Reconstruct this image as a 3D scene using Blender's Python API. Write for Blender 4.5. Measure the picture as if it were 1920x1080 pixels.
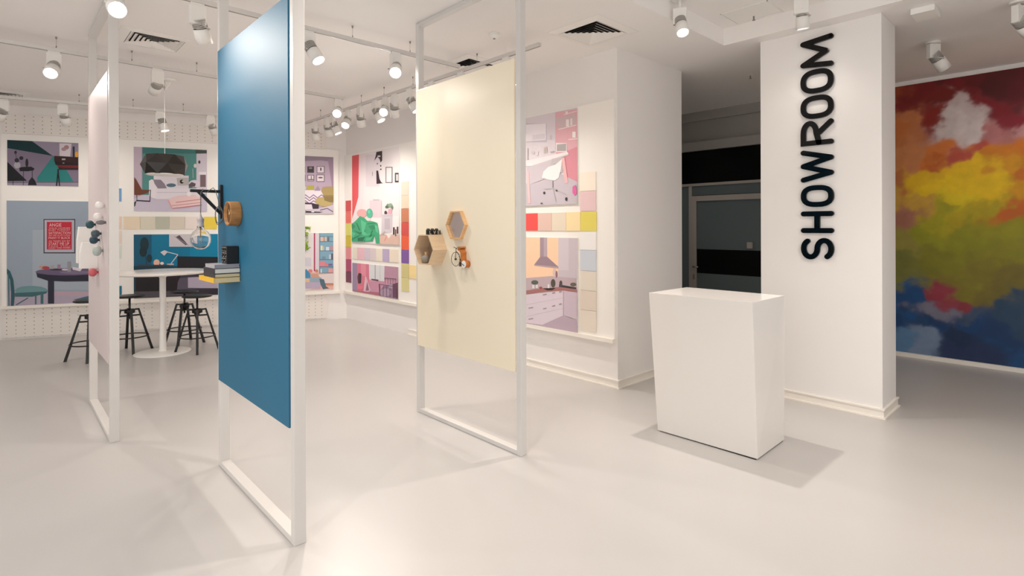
import bpy, bmesh, math, random
from mathutils import Vector, Matrix, noise

for o in list(bpy.data.objects): bpy.data.objects.remove(o, do_unlink=True)
S = bpy.context.scene
COL = S.collection

# ---------------------------------------------------------------- camera, world, exposure
FPX = 1022.5
cam_data = bpy.data.cameras.new('camera'); cam = bpy.data.objects.new('camera', cam_data); COL.objects.link(cam)
cam_data.sensor_fit = 'HORIZONTAL'; cam_data.sensor_width = 36.0
cam_data.lens = 36.0 * FPX / 1920.0
cam_data.shift_y = -(540.0 - 425.5) / 1920.0
cam_data.clip_start = 0.05; cam_data.clip_end = 100
cam.matrix_world = Matrix.Translation((0, 0, 1.6)) @ Matrix.Rotation(0.8174, 4, 'Z') @ Matrix.Rotation(math.pi/2, 4, 'X') @ Matrix.Rotation(-0.003, 4, 'Z')
S.camera = cam
w = bpy.data.worlds.new('world'); S.world = w; w.use_nodes = True
w.node_tree.nodes['Background'].inputs[0].default_value = (1.0, 0.97, 0.935, 1)
w.node_tree.nodes['Background'].inputs[1].default_value = 1.35
S.view_settings.view_transform = 'Standard'; S.view_settings.look = 'None'
S.view_settings.exposure = 0.38; S.view_settings.gamma = 1.0
S.view_settings.use_curve_mapping = False
S.cycles.use_denoising = True
S.cycles.max_bounces = 10; S.cycles.diffuse_bounces = 6; S.cycles.glossy_bounces = 5; S.cycles.transmission_bounces = 8
S.cycles.sample_clamp_indirect = 6.0
SPOT_W = 41.0
WARM = (1.0, 0.91, 0.82)

# ---------------------------------------------------------------- helpers
def lin(c):
    r = []
    for v in c:
        v = v / 255.0
        r.append(v / 12.92 if v <= 0.04045 else ((v + 0.055) / 1.055) ** 2.4)
    return (*r, 1.0)

def mat(name, rgb, rough=0.5, metal=0.0, spec=0.5, coat=0.0, bump=0.0, bscale=60.0, vary=0.0, vscale=3.0, stretch=(1, 1, 1)):
    m = bpy.data.materials.new(name); m.use_nodes = True
    nt = m.node_tree; b = nt.nodes['Principled BSDF']
    b.inputs['Base Color'].default_value = lin(rgb); b.inputs['Roughness'].default_value = rough
    b.inputs['Metallic'].default_value = metal; b.inputs['Specular IOR Level'].default_value = spec
    b.inputs['Coat Weight'].default_value = coat
    if bump or vary:
        tc = nt.nodes.new('ShaderNodeTexCoord'); mp = nt.nodes.new('ShaderNodeMapping'); mp.inputs['Scale'].default_value = stretch
        nt.links.new(tc.outputs['Object'], mp.inputs['Vector'])
    if bump:
        n = nt.nodes.new('ShaderNodeTexNoise'); n.inputs['Scale'].default_value = bscale; n.inputs['Detail'].default_value = 4
        bp = nt.nodes.new('ShaderNodeBump'); bp.inputs['Strength'].default_value = bump; bp.inputs['Distance'].default_value = 0.01
        nt.links.new(mp.outputs[0], n.inputs['Vector']); nt.links.new(n.outputs['Fac'], bp.inputs['Height']); nt.links.new(bp.outputs[0], b.inputs['Normal'])
    if vary:
        n = nt.nodes.new('ShaderNodeTexNoise'); n.inputs['Scale'].default_value = vscale; n.inputs['Detail'].default_value = 6
        r = nt.nodes.new('ShaderNodeValToRGB')
        c = lin(rgb); r.color_ramp.elements[0].position = .3; r.color_ramp.elements[1].position = .7
        r.color_ramp.elements[0].color = tuple(x * (1 - vary) for x in c[:3]) + (1,)
        r.color_ramp.elements[1].color = tuple(min(1, x * (1 + vary)) for x in c[:3]) + (1,)
        nt.links.new(mp.outputs[0], n.inputs['Vector']); nt.links.new(n.outputs['Fac'], r.inputs[0]); nt.links.new(r.outputs[0], b.inputs['Base Color'])
    return m

def emit(name, rgb, strength):
    m = bpy.data.materials.new(name); m.use_nodes = True; b = m.node_tree.nodes['Principled BSDF']
    b.inputs['Base Color'].default_value = (.9, .9, .9, 1)
    b.inputs['Emission Color'].default_value = lin(rgb); b.inputs['Emission Strength'].default_value = strength
    return m

def glass(name, rgb=(255, 255, 255), rough=0.0, ior=1.45):
    m = bpy.data.materials.new(name); m.use_nodes = True; b = m.node_tree.nodes['Principled BSDF']
    b.inputs['Base Color'].default_value = lin(rgb); b.inputs['Roughness'].default_value = rough
    b.inputs['Transmission Weight'].default_value = 1.0; b.inputs['IOR'].default_value = ior
    return m

class MB:
    """collects shapes, builds one mesh object"""
    def __init__(self): self.bm = bmesh.new()
    def box(self, x0, x1, y0, y1, z0, z1, bev=0.0, mi=0, M=None):
        bm = self.bm
        c = [(x, y, z) for x in (x0, x1) for y in (y0, y1) for z in (z0, z1)]
        v = [bm.verts.new(p) for p in c]
        fs = [bm.faces.new([v[i] for i in f]) for f in ((0,1,3,2),(4,6,7,5),(0,4,5,1),(2,3,7,6),(0,2,6,4),(1,5,7,3))]
        for f in fs: f.material_index = mi
        if bev:
            es = list({e for f in fs for e in f.edges})
            r = bmesh.ops.bevel(bm, geom=es, offset=bev, segments=2, affect='EDGES', profile=.5)
            for f in r['faces']: f.material_index = mi
            v = list({q for f in r['faces'] for q in f.verts} | {q for q in v if q.is_valid})
        if M is not None: bmesh.ops.transform(bm, matrix=M, verts=[q for q in v if q.is_valid])
        return self
    def prism(self, poly, place, d0, d1, mi=0, mi_side=None):
        """poly 2d (u,v); place(u,v,d)->xyz"""
        bm = self.bm; n = len(poly)
        a = [bm.verts.new(place(u, v, d0)) for u, v in poly]; b = [bm.verts.new(place(u, v, d1)) for u, v in poly]
        f = bm.faces.new(a); f.material_index = mi
        f = bm.faces.new(b[::-1]); f.material_index = mi
        for i in range(n):
            f = bm.faces.new((a[i], b[i], b[(i+1) % n], a[(i+1) % n])); f.material_index = mi if mi_side is None else mi_side
        return self
    def cone(self, p0, p1, r0, r1, seg=16, mi=0, cap=True):
        bm = self.bm; p0 = Vector(p0); p1 = Vector(p1); ax = (p1 - p0).normalized()
        u = ax.orthogonal().normalized(); v = ax.cross(u)
        A = []; B = []
        for i in range(seg):
            t = 2 * math.pi * i / seg; d = u * math.cos(t) + v * math.sin(t)
            A.append(bm.verts.new(p0 + d * r0)); B.append(bm.verts.new(p1 + d * r1))
        for i in range(seg):
            f = bm.faces.new((A[i], A[(i+1) % seg], B[(i+1) % seg], B[i])); f.material_index = mi; f.smooth = True
        if cap:
            f = bm.faces.new(A[::-1]); f.material_index = mi
            f = bm.faces.new(B); f.material_index = mi
        return self
    def lathe(self, prof, c=(0, 0, 0), axis=(0, 0, 1), seg=24, mi=0, smooth=True):
        """prof: list of (r, h) along axis"""
        bm = self.bm; c = Vector(c); ax = Vector(axis).normalized(); u = ax.orthogonal().normalized(); v = ax.cross(u)
        rings = []
        for r, h in prof:
            if r < 1e-6: rings.append([bm.verts.new(c + ax * h)])
            else: rings.append([bm.verts.new(c + ax * h + (u * math.cos(2*math.pi*i/seg) + v * math.sin(2*math.pi*i/seg)) * r) for i in range(seg)])
        for a, b in zip(rings, rings[1:]):
            for i in range(seg):
                j = (i + 1) % seg
                if len(a) == 1 and len(b) == 1: continue
                if len(a) == 1: f = bm.faces.new((a[0], b[j], b[i]))
                elif len(b) == 1: f = bm.faces.new((a[i], a[j], b[0]))
                else: f = bm.faces.new((a[i], a[j], b[j], b[i]))
                f.material_index = mi; f.smooth = smooth
        return self
    def wire(self, pts, r, seg=8, mi=0, closed=False):
        bm = self.bm; pts = [Vector(p) for p in pts]; n = len(pts); rings = []
        prev = None
        for i, p in enumerate(pts):
            if closed: t = (pts[(i+1) % n] - pts[i-1]).normalized()
            else: t = (pts[min(i+1, n-1)] - pts[max(i-1, 0)]).normalized()
            if prev is None: u = t.orthogonal().normalized()
            else:
                u = prev - t * prev.dot(t)
                u = u.normalized() if u.length > 1e-6 else t.orthogonal().normalized()
            prev = u; v = t.cross(u)
            rings.append([bm.verts.new(p + (u * math.cos(2*math.pi*k/seg) + v * math.sin(2*math.pi*k/seg)) * r) for k in range(seg)])
        m = n if closed else n - 1
        for i in range(m):
            a = rings[i]; b = rings[(i+1) % n]
            for k in range(seg):
                f = bm.faces.new((a[k], a[(k+1) % seg], b[(k+1) % seg], b[k])); f.smooth = True; f.material_index = mi
        if not closed:
            bm.faces.new(rings[0][::-1]).material_index = mi; bm.faces.new(rings[-1]).material_index = mi
        return self
    def face(self, pts, mi=0):
        f = self.bm.faces.new([self.bm.verts.new(p) for p in pts]); f.material_index = mi; return self
    def build(self, name, mats, parent=None, fix=True):
        if fix: bmesh.ops.recalc_face_normals(self.bm, faces=self.bm.faces[:])
        me = bpy.data.meshes.new(name); self.bm.to_mesh(me); self.bm.free()
        for m in (mats if isinstance(mats, (list, tuple)) else [mats]): me.materials.append(m)
        o = bpy.data.objects.new(name, me); COL.objects.link(o)
        if parent is not None: o.parent = parent
        return o

def tag(o, label=None, cat=None, group=None, kind=None):
    if label: o['label'] = label
    if cat: o['category'] = cat
    if group: o['group'] = group
    if kind: o['kind'] = kind
    return o
def empty(name, loc, rz=0.0):
    o = bpy.data.objects.new(name, None); o.empty_display_size = .1; COL.objects.link(o)
    o.location = loc; o.rotation_euler = (0, 0, rz); return o
def struct(o): o['kind'] = 'structure'; return o
def copy_tree(o, parent=None):
    c = o.copy(); COL.objects.link(c)
    if parent is not None: c.parent = parent
    for ch in list(o.children): copy_tree(ch, c)
    return c
def rotz(a): return Matrix.Rotation(a, 4, 'Z')

# ---------------------------------------------------------------- materials
M_wall = mat('warm_white_paint', (240, 237, 235), .6, bump=.05, bscale=90)
M_ceil = mat('ceiling_white_paint', (244, 241, 239), .75, bump=.04, bscale=60)
M_floor = mat('poured_grey_floor', (196, 193, 191), .32, spec=.45, vary=.015, vscale=1.2)
M_frame = mat('white_powder_coat', (216, 213, 210), .35)
M_lacq = mat('white_lacquer', (236, 232, 228), .16, spec=.5)
M_board = mat('white_board', (246, 243, 239), .45)
M_skirt = mat('white_skirting', (243, 238, 230), .4)
M_blue = mat('petrol_blue_lacquer', (0, 102, 138), .6, spec=.75, metal=.0)
M_cream = mat('pale_yellow_lacquer', (248, 236, 212), .42)
M_pink = mat('pale_pink_lacquer', (214, 202, 202), .42)
M_black = mat('black_metal', (14, 14, 15), .4)
M_blackgloss = mat('black_acrylic', (4, 4, 5), .05, spec=.3)
M_spot = mat('white_spotlight_housing', (238, 236, 232), .4)
M_fin = mat('grey_aluminium_heat_sink', (196, 193, 188), .4, metal=.3)
M_lens = emit('spotlight_lens', (255, 250, 242), 14.0)
M_chrome = mat('chrome', (200, 200, 200), .12, metal=1.0)
M_wood = mat('light_birch', (226, 182, 132), .5, vary=.14, vscale=5, stretch=(1, 1, 12))
M_oak = mat('pale_ply', (224, 196, 162), .55, vary=.08, vscale=6, stretch=(1, 1, 10))
M_bark = mat('brown_wood', (168, 118, 66), .6, vary=.3, vscale=9, stretch=(1, 1, 6))
M_mirror = mat('mirror_glass', (215, 213, 213), .22, metal=1.0)
M_glass = glass('clear_glass')
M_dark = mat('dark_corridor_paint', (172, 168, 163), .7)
M_void = mat('unlit_depth_black', (20, 20, 21), .9)  # near-black colour stands in for darkness of the unlit room and ducts
M_alu = mat('grey_aluminium_profile', (168, 162, 155), .45)
M_dglass = mat('dark_window_glass', (96, 108, 110), .12, spec=.8)
M_white = mat('matt_white', (242, 240, 236), .5)
M_grey = mat('warm_grey', (150, 144, 138), .5)
M_cable = mat('grey_textile_cable', (120, 112, 108), .6)

# ---------------------------------------------------------------- setting
CH = 3.37
WA = Vector((-10.68, .02, 0)); WB = Vector((-9.05, 4.37, 0)); WD = (WB - WA).normalized(); WN = Vector((WD.y, -WD.x, 0))
def back(s, z, off=0.0): p = WA + WD * s + WN * off; return (p.x, p.y, z)     # point on the pegboard wall

m = MB(); m.box(-13.5, 4, -4.5, 10.5, -.1, 0); struct(m.build('floor', M_floor))
# ceiling with a raised tray above the entrance side
m = MB(); TX0, TX1, TY0, TY1, TZ = -2.47, 2.6, -2.0, 5.17, 3.53
for r in ((-13.5, TX0, -4.5, 10.5), (TX1, 4, -4.5, 10.5), (TX0, TX1, -4.5, TY0), (TX0, TX1, TY1, 10.5)): m.box(r[0], r[1], r[2], r[3], CH, TZ)
m.box(-13.5, 4, -4.5, 10.5, TZ, TZ + .1); struct(m.build('ceiling', M_ceil, fix=False))

def pegboard_material():
    mt = mat('perforated_white_board', (236, 231, 226), .55); nt = mt.node_tree; L = nt.links; b = nt.nodes['Principled BSDF']
    tc = nt.nodes.new('ShaderNodeTexCoord'); sp = nt.nodes.new('ShaderNodeSeparateXYZ'); L.new(tc.outputs['UV'], sp.inputs[0])
    def m2(op, a, v): 
        n = nt.nodes.new('ShaderNodeMath'); n.operation = op
        L.new(a, n.inputs[0])
        if isinstance(v, (int, float)): n.inputs[1].default_value = v
        else: L.new(v, n.inputs[1])
        return n.outputs[0]
    def cell(o, step):
        return m2('MULTIPLY', m2('SUBTRACT', m2('FRACT', m2('DIVIDE', o, step), 0), .5), step)
    x = cell(sp.outputs[0], .104); z = cell(sp.outputs[1], .056)
    d = m2('SQRT', m2('ADD', m2('POWER', x, 2), m2('POWER', z, 2)), 0)
    lt = m2('LESS_THAN', d, .0075)
    mx = nt.nodes.new('ShaderNodeMix'); mx.data_type = 'RGBA'
    L.new(lt, mx.inputs[0]); mx.inputs[6].default_value = lin((236, 231, 226)); mx.inputs[7].default_value = lin((168, 162, 158))
    L.new(mx.outputs[2], b.inputs['Base Color'])
    return mt
M_peg = pegboard_material()
def uvplane(o, fn):
    me = o.data; uv = me.uv_layers.new(name='UVMap')
    for l in me.loops: uv.data[l.index].uv = fn(me.vertices[l.vertex_index].co)

# slanted back wall
m = MB()
p = [back(-5.2, 0)[:2], back(4.82, 0)[:2]]; q = [back(4.82, 0, -.2)[:2], back(-5.2, 0, -.2)[:2]]
m.prism(p + q, lambda u, v, d: (u, v, d), 0, CH)
struct(m.build('wall_back', M_wall))
m = MB(); pl_back = lambda u, v, d: back(u, v, d)
m.prism([(0, .03), (4.4, .03), (4.4, .46), (0, .46)], pl_back, .001, .02)
m.prism([(0, 2.96), (4.4, 2.96), (4.4, 3.25), (0, 3.25)], pl_back, .001, .02)
o = m.build('trim_1', M_peg); uvplane(o, lambda c: ((Vector(c) - WA).dot(WD), c.z)); struct(o)
m = MB()
m.prism([(0, .49), (4.6, .49), (4.6, 2.957), (0, 2.957)], pl_back, .001, .03)
struct(m.build('trim_2', M_board))
m = MB(); m.prism([(0, .45), (4.62, .45), (4.62, .49), (0, .49)], pl_back, .001, .07)
struct(m.build('trim_3', M_skirt))
# poster wall and block
m = MB(); m.box(-9.3, -3.22, 4.45, 5.685, 0, CH); struct(m.build('wall_right', M_wall))
m = MB(); m.box(-9.02, -3.235, 4.42, 4.449, .49, 2.862); struct(m.build('trim_4', M_board))
m = MB(); m.box(-9.01, -3.235, 4.385, 4.449, .45, .49); struct(m.build('trim_5', M_skirt))
def skirt(name, pts):
    """white skirting with a thin top and bottom lip along a polyline (interior to the left)"""
    mm = MB()
    for a, b in zip(pts, pts[1:]):
        a = Vector((*a, 0)); b = Vector((*b, 0)); d = (b - a).normalized(); n = Vector((d.y, -d.x, 0))
        for z0, z1, t in ((0, .012, .026), (.012, .07, .012), (.07, .082, .02)):
            c = [a - d * t * 0 , b + d * t, b + d * t + n * t, a + n * t]
            mm.prism([(v.x, v.y) for v in c], lambda u, v, w_: (u, v, w_), z0, z1)
    return struct(mm.build(name, M_skirt))
skirt('baseboard_right', [(-7.0, 4.45), (-3.22, 4.45), (-3.22, 5.685)])
# pillar
PX0, PX1, PY0, PY1 = -2.19, -1.2, 5.335, 5.79
m = MB(); m.box(PX0, PX1, PY0, PY1, 0, CH, bev=.004); struct(m.build('wall_pillar', M_wall))
skirt('baseboard_pillar', [(PX0, PY0), (PX1, PY0), (PX1, PY1)])
# outer shell
m = MB(); m.box(3.8, 4, -4.5, -3.9, 0, TZ); m.box(3.8, 4, 3.6, 10.5, 0, TZ); m.box(3.8, 4, -3.9, 3.6, 0, .12); m.box(3.8, 4, -3.9, 3.6, 3.2, TZ); struct(m.build('wall_east', M_wall))
m = MB()
for k in range(4): y = -3.9 + k * 2.5; m.box(3.86, 3.94, y - .03, y + .03, .12, 3.2)
m.box(3.86, 3.94, -3.9, 3.6, .12, .18); m.box(3.86, 3.94, -3.9, 3.6, 3.14, 3.2); struct(m.build('window_fill_east', M_alu))  # unseen east glazing, added so that fill light enters from the right
# unseen shop front openings added behind the camera to let in fill light
m = MB(); m.box(-13.5, 4, -4.5, -4.3, 0, .12); m.box(-13.5, 4, -4.5, -4.3, 3.2, TZ); m.box(-13.5, -5.8, -4.5, -4.3, .12, 3.2); m.box(3.2, 4, -4.5, -4.3, .12, 3.2); struct(m.build('wall_south', M_wall))
m = MB()
for k in range(4): x = -5.8 + k * 3.0; m.box(x - .03, x + .03, -4.44, -4.36, .12, 3.2)
m.box(-5.8, 3.2, -4.44, -4.36, .12, .18); m.box(-5.8, 3.2, -4.44, -4.36, 3.14, 3.2); struct(m.build('window_fill_south', M_alu))
m = MB(); m.box(-1.9, 4, 8.1, 8.3, 0, CH); struct(m.build('wall_mural', M_wall))
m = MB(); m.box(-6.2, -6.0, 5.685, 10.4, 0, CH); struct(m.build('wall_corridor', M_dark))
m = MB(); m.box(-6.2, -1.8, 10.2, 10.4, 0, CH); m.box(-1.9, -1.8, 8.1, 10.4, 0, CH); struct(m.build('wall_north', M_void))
m = MB(); m.box(-1.72, 3.8, 8.062, 8.0995, 0, .05); struct(m.build('baseboard_mural', M_skirt))

# corridor partition: bulkhead, dark transom glass, glazed door
PY = 7.87
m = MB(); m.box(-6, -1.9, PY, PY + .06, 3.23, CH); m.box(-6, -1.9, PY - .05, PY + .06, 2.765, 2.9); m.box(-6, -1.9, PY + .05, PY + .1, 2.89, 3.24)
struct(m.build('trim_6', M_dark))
m = MB(); m.box(-6, -1.9, PY, PY + .05, 2.225, 2.265)
for x in (-5.2, -4.34, -3.0): m.box(x, x + .05, PY, PY + .05, 0, 2.23)
struct(m.build('window_1', M_alu))
win = bpy.data.objects['window_1']
m = MB()
m.box(-6, -4.34, PY + .02, PY + .03, 0, 2.225); m.box(-3.0, -1.9, PY + .02, PY + .03, 0, 2.225); m.box(-4.34, -3.0, PY + .02, PY + .03, 2.08, 2.225)
m.build('window_pane', M_dglass, win)
M_bglass = mat('black_glass_and_reflection', (10, 11, 12), .3, spec=.2)
m = MB(); m.box(-6, -1.9, PY + .02, PY + .03, 2.265, 2.765); m.build('transom_pane', M_bglass, win)
m = MB()
x0, x1 = -4.29, -3.01
m.box(x0, x0 + .085, PY - .02, PY + .03, 0, 2.07); m.box(x1 - .085, x1, PY - .02, PY + .03, 0, 2.07); m.box(x0 + .085, x1 - .085, PY - .02, PY + .03, 1.99, 2.07); m.box(x0 + .085, x1 - .085, PY - .02, PY + .03, 0, .12)
door = struct(m.build('door_1', M_alu))
m = MB(); m.box(x0 + .085, x1 - .085, PY, PY + .01, .12, 1.99); m.box(x0 + .085, x1 - .085, PY - .001, PY, .88, 1.25, mi=1); m.build('door_pane', [M_dglass, M_bglass], door)  # black band paints a reflection into the door glass
m = MB(); m.cone((x0 + .045, PY - .02, .975), (x0 + .045, PY - .06, .975), .012, .012); m.cone((x0 + .045, PY - .06, .975), (x0 + .14, PY - .06, .975), .011, .009); m.box(x0 + .03, x0 + .06, PY - .026, PY - .02, .78, .86, bev=.003)
m.build('door_handle', M_chrome, door)
m = MB(); m.box(-3.42, -3.34, PY - .025, PY - .001, 1.28, 1.37, bev=.004)
tag(m.build('sign_plate', M_alu), 'small square plate on the dark glazed corridor door', 'sign')

# ceiling access hatch and sprinklers
m = MB()
hx0, hx1, hy0, hy1 = -2.32, -1.9, 4.78, 5.13
for r in ((hx0, hx1, hy0, hy0 + .008), (hx0, hx1, hy1 - .008, hy1), (hx0, hx0 + .008, hy0, hy1), (hx1 - .008, hx1, hy0, hy1)): m.box(r[0], r[1], r[2], r[3], TZ - .006, TZ - .0005)
m.box(hx0 + .012, hx1 - .012, hy0 + .012, hy1 - .012, TZ - .003, TZ - .0005)
tag(m.build('access_hatch', M_white), 'square white access hatch in the ceiling before the lettered pillar', 'hatch')
def sprinkler(x, y, z, label):
    r = empty('ceiling_sprinkler', (x, y, z)); tag(r, label, 'sprinkler', 'ceiling sprinklers')
    m = MB(); m.cone((0, 0, -.004), (0, 0, 0), .03, .03, 16); m.build('cover', M_white, r)
    m = MB(); m.cone((0, 0, -.035), (0, 0, -.004), .007, .008, 10); m.cone((0, 0, -.04), (0, 0, -.035), .014, .014, 12); m.build('nozzle', M_grey, r)
sprinkler(-2.13, 5.05, TZ, 'small ceiling sprinkler above left of the lettered pillar')
sprinkler(-2.75, 6.42, CH, 'small ceiling sprinkler in the dim corridor beside the pillar')
r = empty('smoke_detector', (-3.748, 3.30, CH)); tag(r, 'round white smoke detector on the ceiling above the cream panel', 'smoke detector')
m = MB(); m.lathe([(0, -.045), (.03, -.045), (.045, -.03), (.05, -.012), (.055, -.012), (.055, 0), (0, 0)]); m.build('housing', M_white, r)
m = MB(); m.cone((.0, .0, -.05), (0, 0, -.045), .012, .012, 12); m.build('sensor', M_grey, r)

# ---------------------------------------------------------------- air diffusers
def vent(x0, x1, y0, y1, label):
    cx, cy = (x0 + x1) / 2, (y0 + y1) / 2; hx, hy = (x1 - x0) / 2, (y1 - y0) / 2
    r = empty('air_vent', (cx, cy, CH)); tag(r, label, 'vent', 'square ceiling air diffusers')
    def ring(m, f0, z0, f1, z1):
        A = [(-f0[0], -f0[1], z0), (f0[0], -f0[1], z0), (f0[0], f0[1], z0), (-f0[0], f0[1], z0)]
        B = [(-f1[0], -f1[1], z1), (f1[0], -f1[1], z1), (f1[0], f1[1], z1), (-f1[0], f1[1], z1)]
        for i in range(4): m.face([A[i], A[(i+1) % 4], B[(i+1) % 4], B[i]])
    m = MB(); ring(m, (hx + .075, hy + .075), -.0005, (hx + .075, hy + .075), -.004); ring(m, (hx + .075, hy + .075), -.004, (hx, hy), -.017); ring(m, (hx, hy), -.017, (hx - .004, hy - .004), -.001)
    m.build('vent_frame', M_white, r, fix=False)
    m = MB(); n = 6
    for k in range(n):
        f = 1 - (k + .12) / n
        ring(m, (hx * f, hy * f), -.017, (hx * (f - .145), hy * (f - .145)), -.0015)
    m.build('vent_blades', M_white, r, fix=False)
    m = MB(); m.box(-hx, hx, -hy, hy, -.0007, -.0003); m.build('vent_opening', M_void, r)  # dark sheet stands in for the shade inside the duct
vent(-3.33, -2.89, 3.71, 4.15, 'square air vent in the ceiling before the block wall, right of the cream panel')
vent(-4.86, -4.44, 3.56, 3.97, 'square air vent seen through the top of the cream panel frame')
vent(-6.27, -5.86, .85, 1.28, 'square air vent between the left frame and the blue panel')
vent(-10.03, -9.62, -.2, .22, 'square air vent at the far left edge of the ceiling')

# ---------------------------------------------------------------- standing frames with panels
def stand(X0, Y0, panel_mat, frame_label, panel_name_label, w_=.045, d_=.06, L=1.305):
    r = empty('display_frame', (X0, Y0, 0)); tag(r, frame_label, 'display frame', 'floor to ceiling white frames')
    for n, a in (('post', (0, w_)), ('post', (L - w_, L))):
        m = MB(); m.box(a[0], a[1], 0, d_, 0, CH - .001, bev=.003); m.build(n, M_frame, r)
    m = MB(); m.box(w_, L - w_, 0, d_, .001, .035, bev=.003); m.build('bottom_rail', M_frame, r)
    m = MB(); m.box(w_, L - w_, 0, d_, CH - .036, CH - .001, bev=.003); m.build('top_rail', M_frame, r)
    m = MB(); m.box(w_ - .022, L - w_ - .012, -.004, .012, .58, 2.785, bev=.0015)
    p = m.build('panel', panel_mat, r); p['label'] = panel_name_label
    return r
stand(-6.31, .59, M_pink, 'white floor-to-ceiling frame holding a pale pink panel, nearest the stools', 'pale pink panel')
stand(-4.045, 1.07, M_blue, 'white floor-to-ceiling frame holding the petrol blue panel', 'petrol blue panel')
stand(-4.03, 2.637, M_cream, 'white floor-to-ceiling frame holding the pale yellow panel', 'pale yellow panel', d_=.055)

# ---------------------------------------------------------------- counter
r = empty('reception_counter', (-2.0, 4.0, 0)); tag(r, 'tall white lacquered counter block standing before the lettered pillar', 'counter')
m = MB()
A = [(-2.335, 3.745), (-1.572, 3.767), (-1.579, 4.258), (-2.335, 4.258)]; B = [(-2.395, 3.72), (-1.593, 3.742), (-1.585, 4.285), (-2.385, 4.285)]
bm = m.bm
va = [bm.verts.new((x + 2.0, y - 4.0, .008)) for x, y in A]; vb = [bm.verts.new((x + 2.0, y - 4.0, 1.08)) for x, y in B]
bm.faces.new(va[::-1]); bm.faces.new(vb)
for i in range(4): bm.faces.new((va[i], va[(i+1) % 4], vb[(i+1) % 4], vb[i]))
bmesh.ops.bevel(bm, geom=bm.edges[:], offset=.0025, segments=2, affect='EDGES')
m.build('body', M_lacq, r)
m = MB(); m.box(-.32, .415, -.235, .245, 0, .008); m.build('plinth', M_black, r)

# ---------------------------------------------------------------- SHOWROOM letters
def ribbon(m, pts, hw, d0, d1, place, closed=False):
    n = len(pts); P = [Vector((a, b)) for a, b in pts]
    def nrm(a, b): d = (b - a).normalized(); return Vector((-d.y, d.x))
    Lf, Rt = [], []
    for i in range(n):
        if closed: n0 = nrm(P[i-1], P[i]); n1 = nrm(P[i], P[(i+1) % n])
        else:
            n0 = nrm(P[max(i-1, 0)], P[max(i, 1)] if i == 0 else P[i]) if i > 0 else nrm(P[0], P[1]); n1 = nrm(P[i], P[i+1]) if i < n-1 else n0
        mm = (n0 + n1).normalized(); k = hw / max(.35, mm.dot(n0)); Lf.append(P[i] + mm * k); Rt.append(P[i] - mm * k)
    bm = m.bm; bev = .006
    def quadstrip(a, b, closed):
        cnt = n if closed else n - 1
        for i in range(cnt):
            j = (i + 1) % n
            bm.faces.new([bm.verts.new(q) for q in (place(*a[i], d1), place(*a[j], d1), place(*b[j], d1), place(*b[i], d1))])
    if closed:
        quadstrip(Lf, Rt, True)
        for s in (Lf, Rt):
            for i in range(n):
                j = (i + 1) % n
                bm.faces.new([bm.verts.new(q) for q in (place(*s[i], d0), place(*s[j], d0), place(*s[j], d1), place(*s[i], d1))])
    else:
        def cap(c, dirv):
            a0 = math.atan2(dirv.y, dirv.x); return [(c.x + hw * math.cos(a0 + t), c.y + hw * math.sin(a0 + t)) for t in [math.pi/2 - math.pi * k / 10 for k in range(1, 10)]]
        out = [tuple(v) for v in Lf] + cap(P[-1], (P[-1] - P[-2]).normalized()) + [tuple(v) for v in Rt[::-1]] + cap(P[0], (P[0] - P[1]).normalized())
        m.prism(out, place, d0, d1)
def arc(cx, cy, rx, ry, a0, a1, k=12): return [(cx + rx * math.cos(math.radians(a0 + (a1 - a0) * i / k)), cy + ry * math.sin(math.radians(a0 + (a1 - a0) * i / k))) for i in range(k + 1)]
def superoval(w, h, hw, k=40):
    rx = w/2 - hw; ry = h/2 - hw; out = []
    for i in range(k):
        t = 2*math.pi*i/k; c, s = math.cos(t), math.sin(t)
        out.append((w/2 + rx * math.copysign(abs(c) ** .8, c), h/2 + ry * math.copysign(abs(s) ** .72, s)))
    return out
LH = .27; HW = .0225
def letter(ch, z0, z1, label):
    wd = z1 - z0; o = empty('sign_letter', (-1.55, PY0, z0)); h = HW
    place = lambda u, v, d: (-v, -d, u)      # reading upward, letter tops towards the block wall
    m = MB()
    if ch == 'O': S_ = [(superoval(wd, LH, h), True)]
    elif ch == 'H': S_ = [([(h, h), (h, LH - h)], False), ([(wd - h, h), (wd - h, LH - h)], False), ([(h, LH/2), (wd - h, LH/2)], False)]
    elif ch == 'M': S_ = [([(h, h), (h * 2.1, LH - h)], False), ([(h * 2.1, LH - h), (wd/2, LH * .22)], False), ([(wd/2, LH * .22), (wd - h * 2.1, LH - h)], False), ([(wd - h * 2.1, LH - h), (wd - h, h)], False)]
    elif ch == 'W': S_ = [([(h, LH - h), (wd * .27, h)], False), ([(wd * .27, h), (wd/2, LH - h)], False), ([(wd/2, LH - h), (wd * .73, h)], False), ([(wd * .73, h), (wd - h, LH - h)], False)]
    elif ch == 'R': S_ = [([(h, h), (h, LH - h), (wd * .5, LH - h)] + arc(wd * .52, LH * .72, wd * .48 - h, LH * .28 - h, 90, -90) + [(h, LH * .44)], False), ([(wd * .5, LH * .44), (wd - h, h)], False)]
    elif ch == 'S':
        r1 = (LH - 2 * h) / 4; c = wd/2; rx = wd/2 - h
        S_ = [(arc(c, LH - h - r1, rx, r1, 25, 262, 16) + arc(c, h + r1, rx, r1, 82, -155, 16), False)]
    for k, (pts, cl) in enumerate(S_):
        ribbon(m, pts, h, .006, .028 + .0007 * k, place, cl)
    ob = m.build('letter_face', M_blackgloss, o)
    ob['label'] = 'black letter ' + ch
    tag(o, label, 'letter', 'raised black SHOWROOM letters on the pillar'); return o
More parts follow.
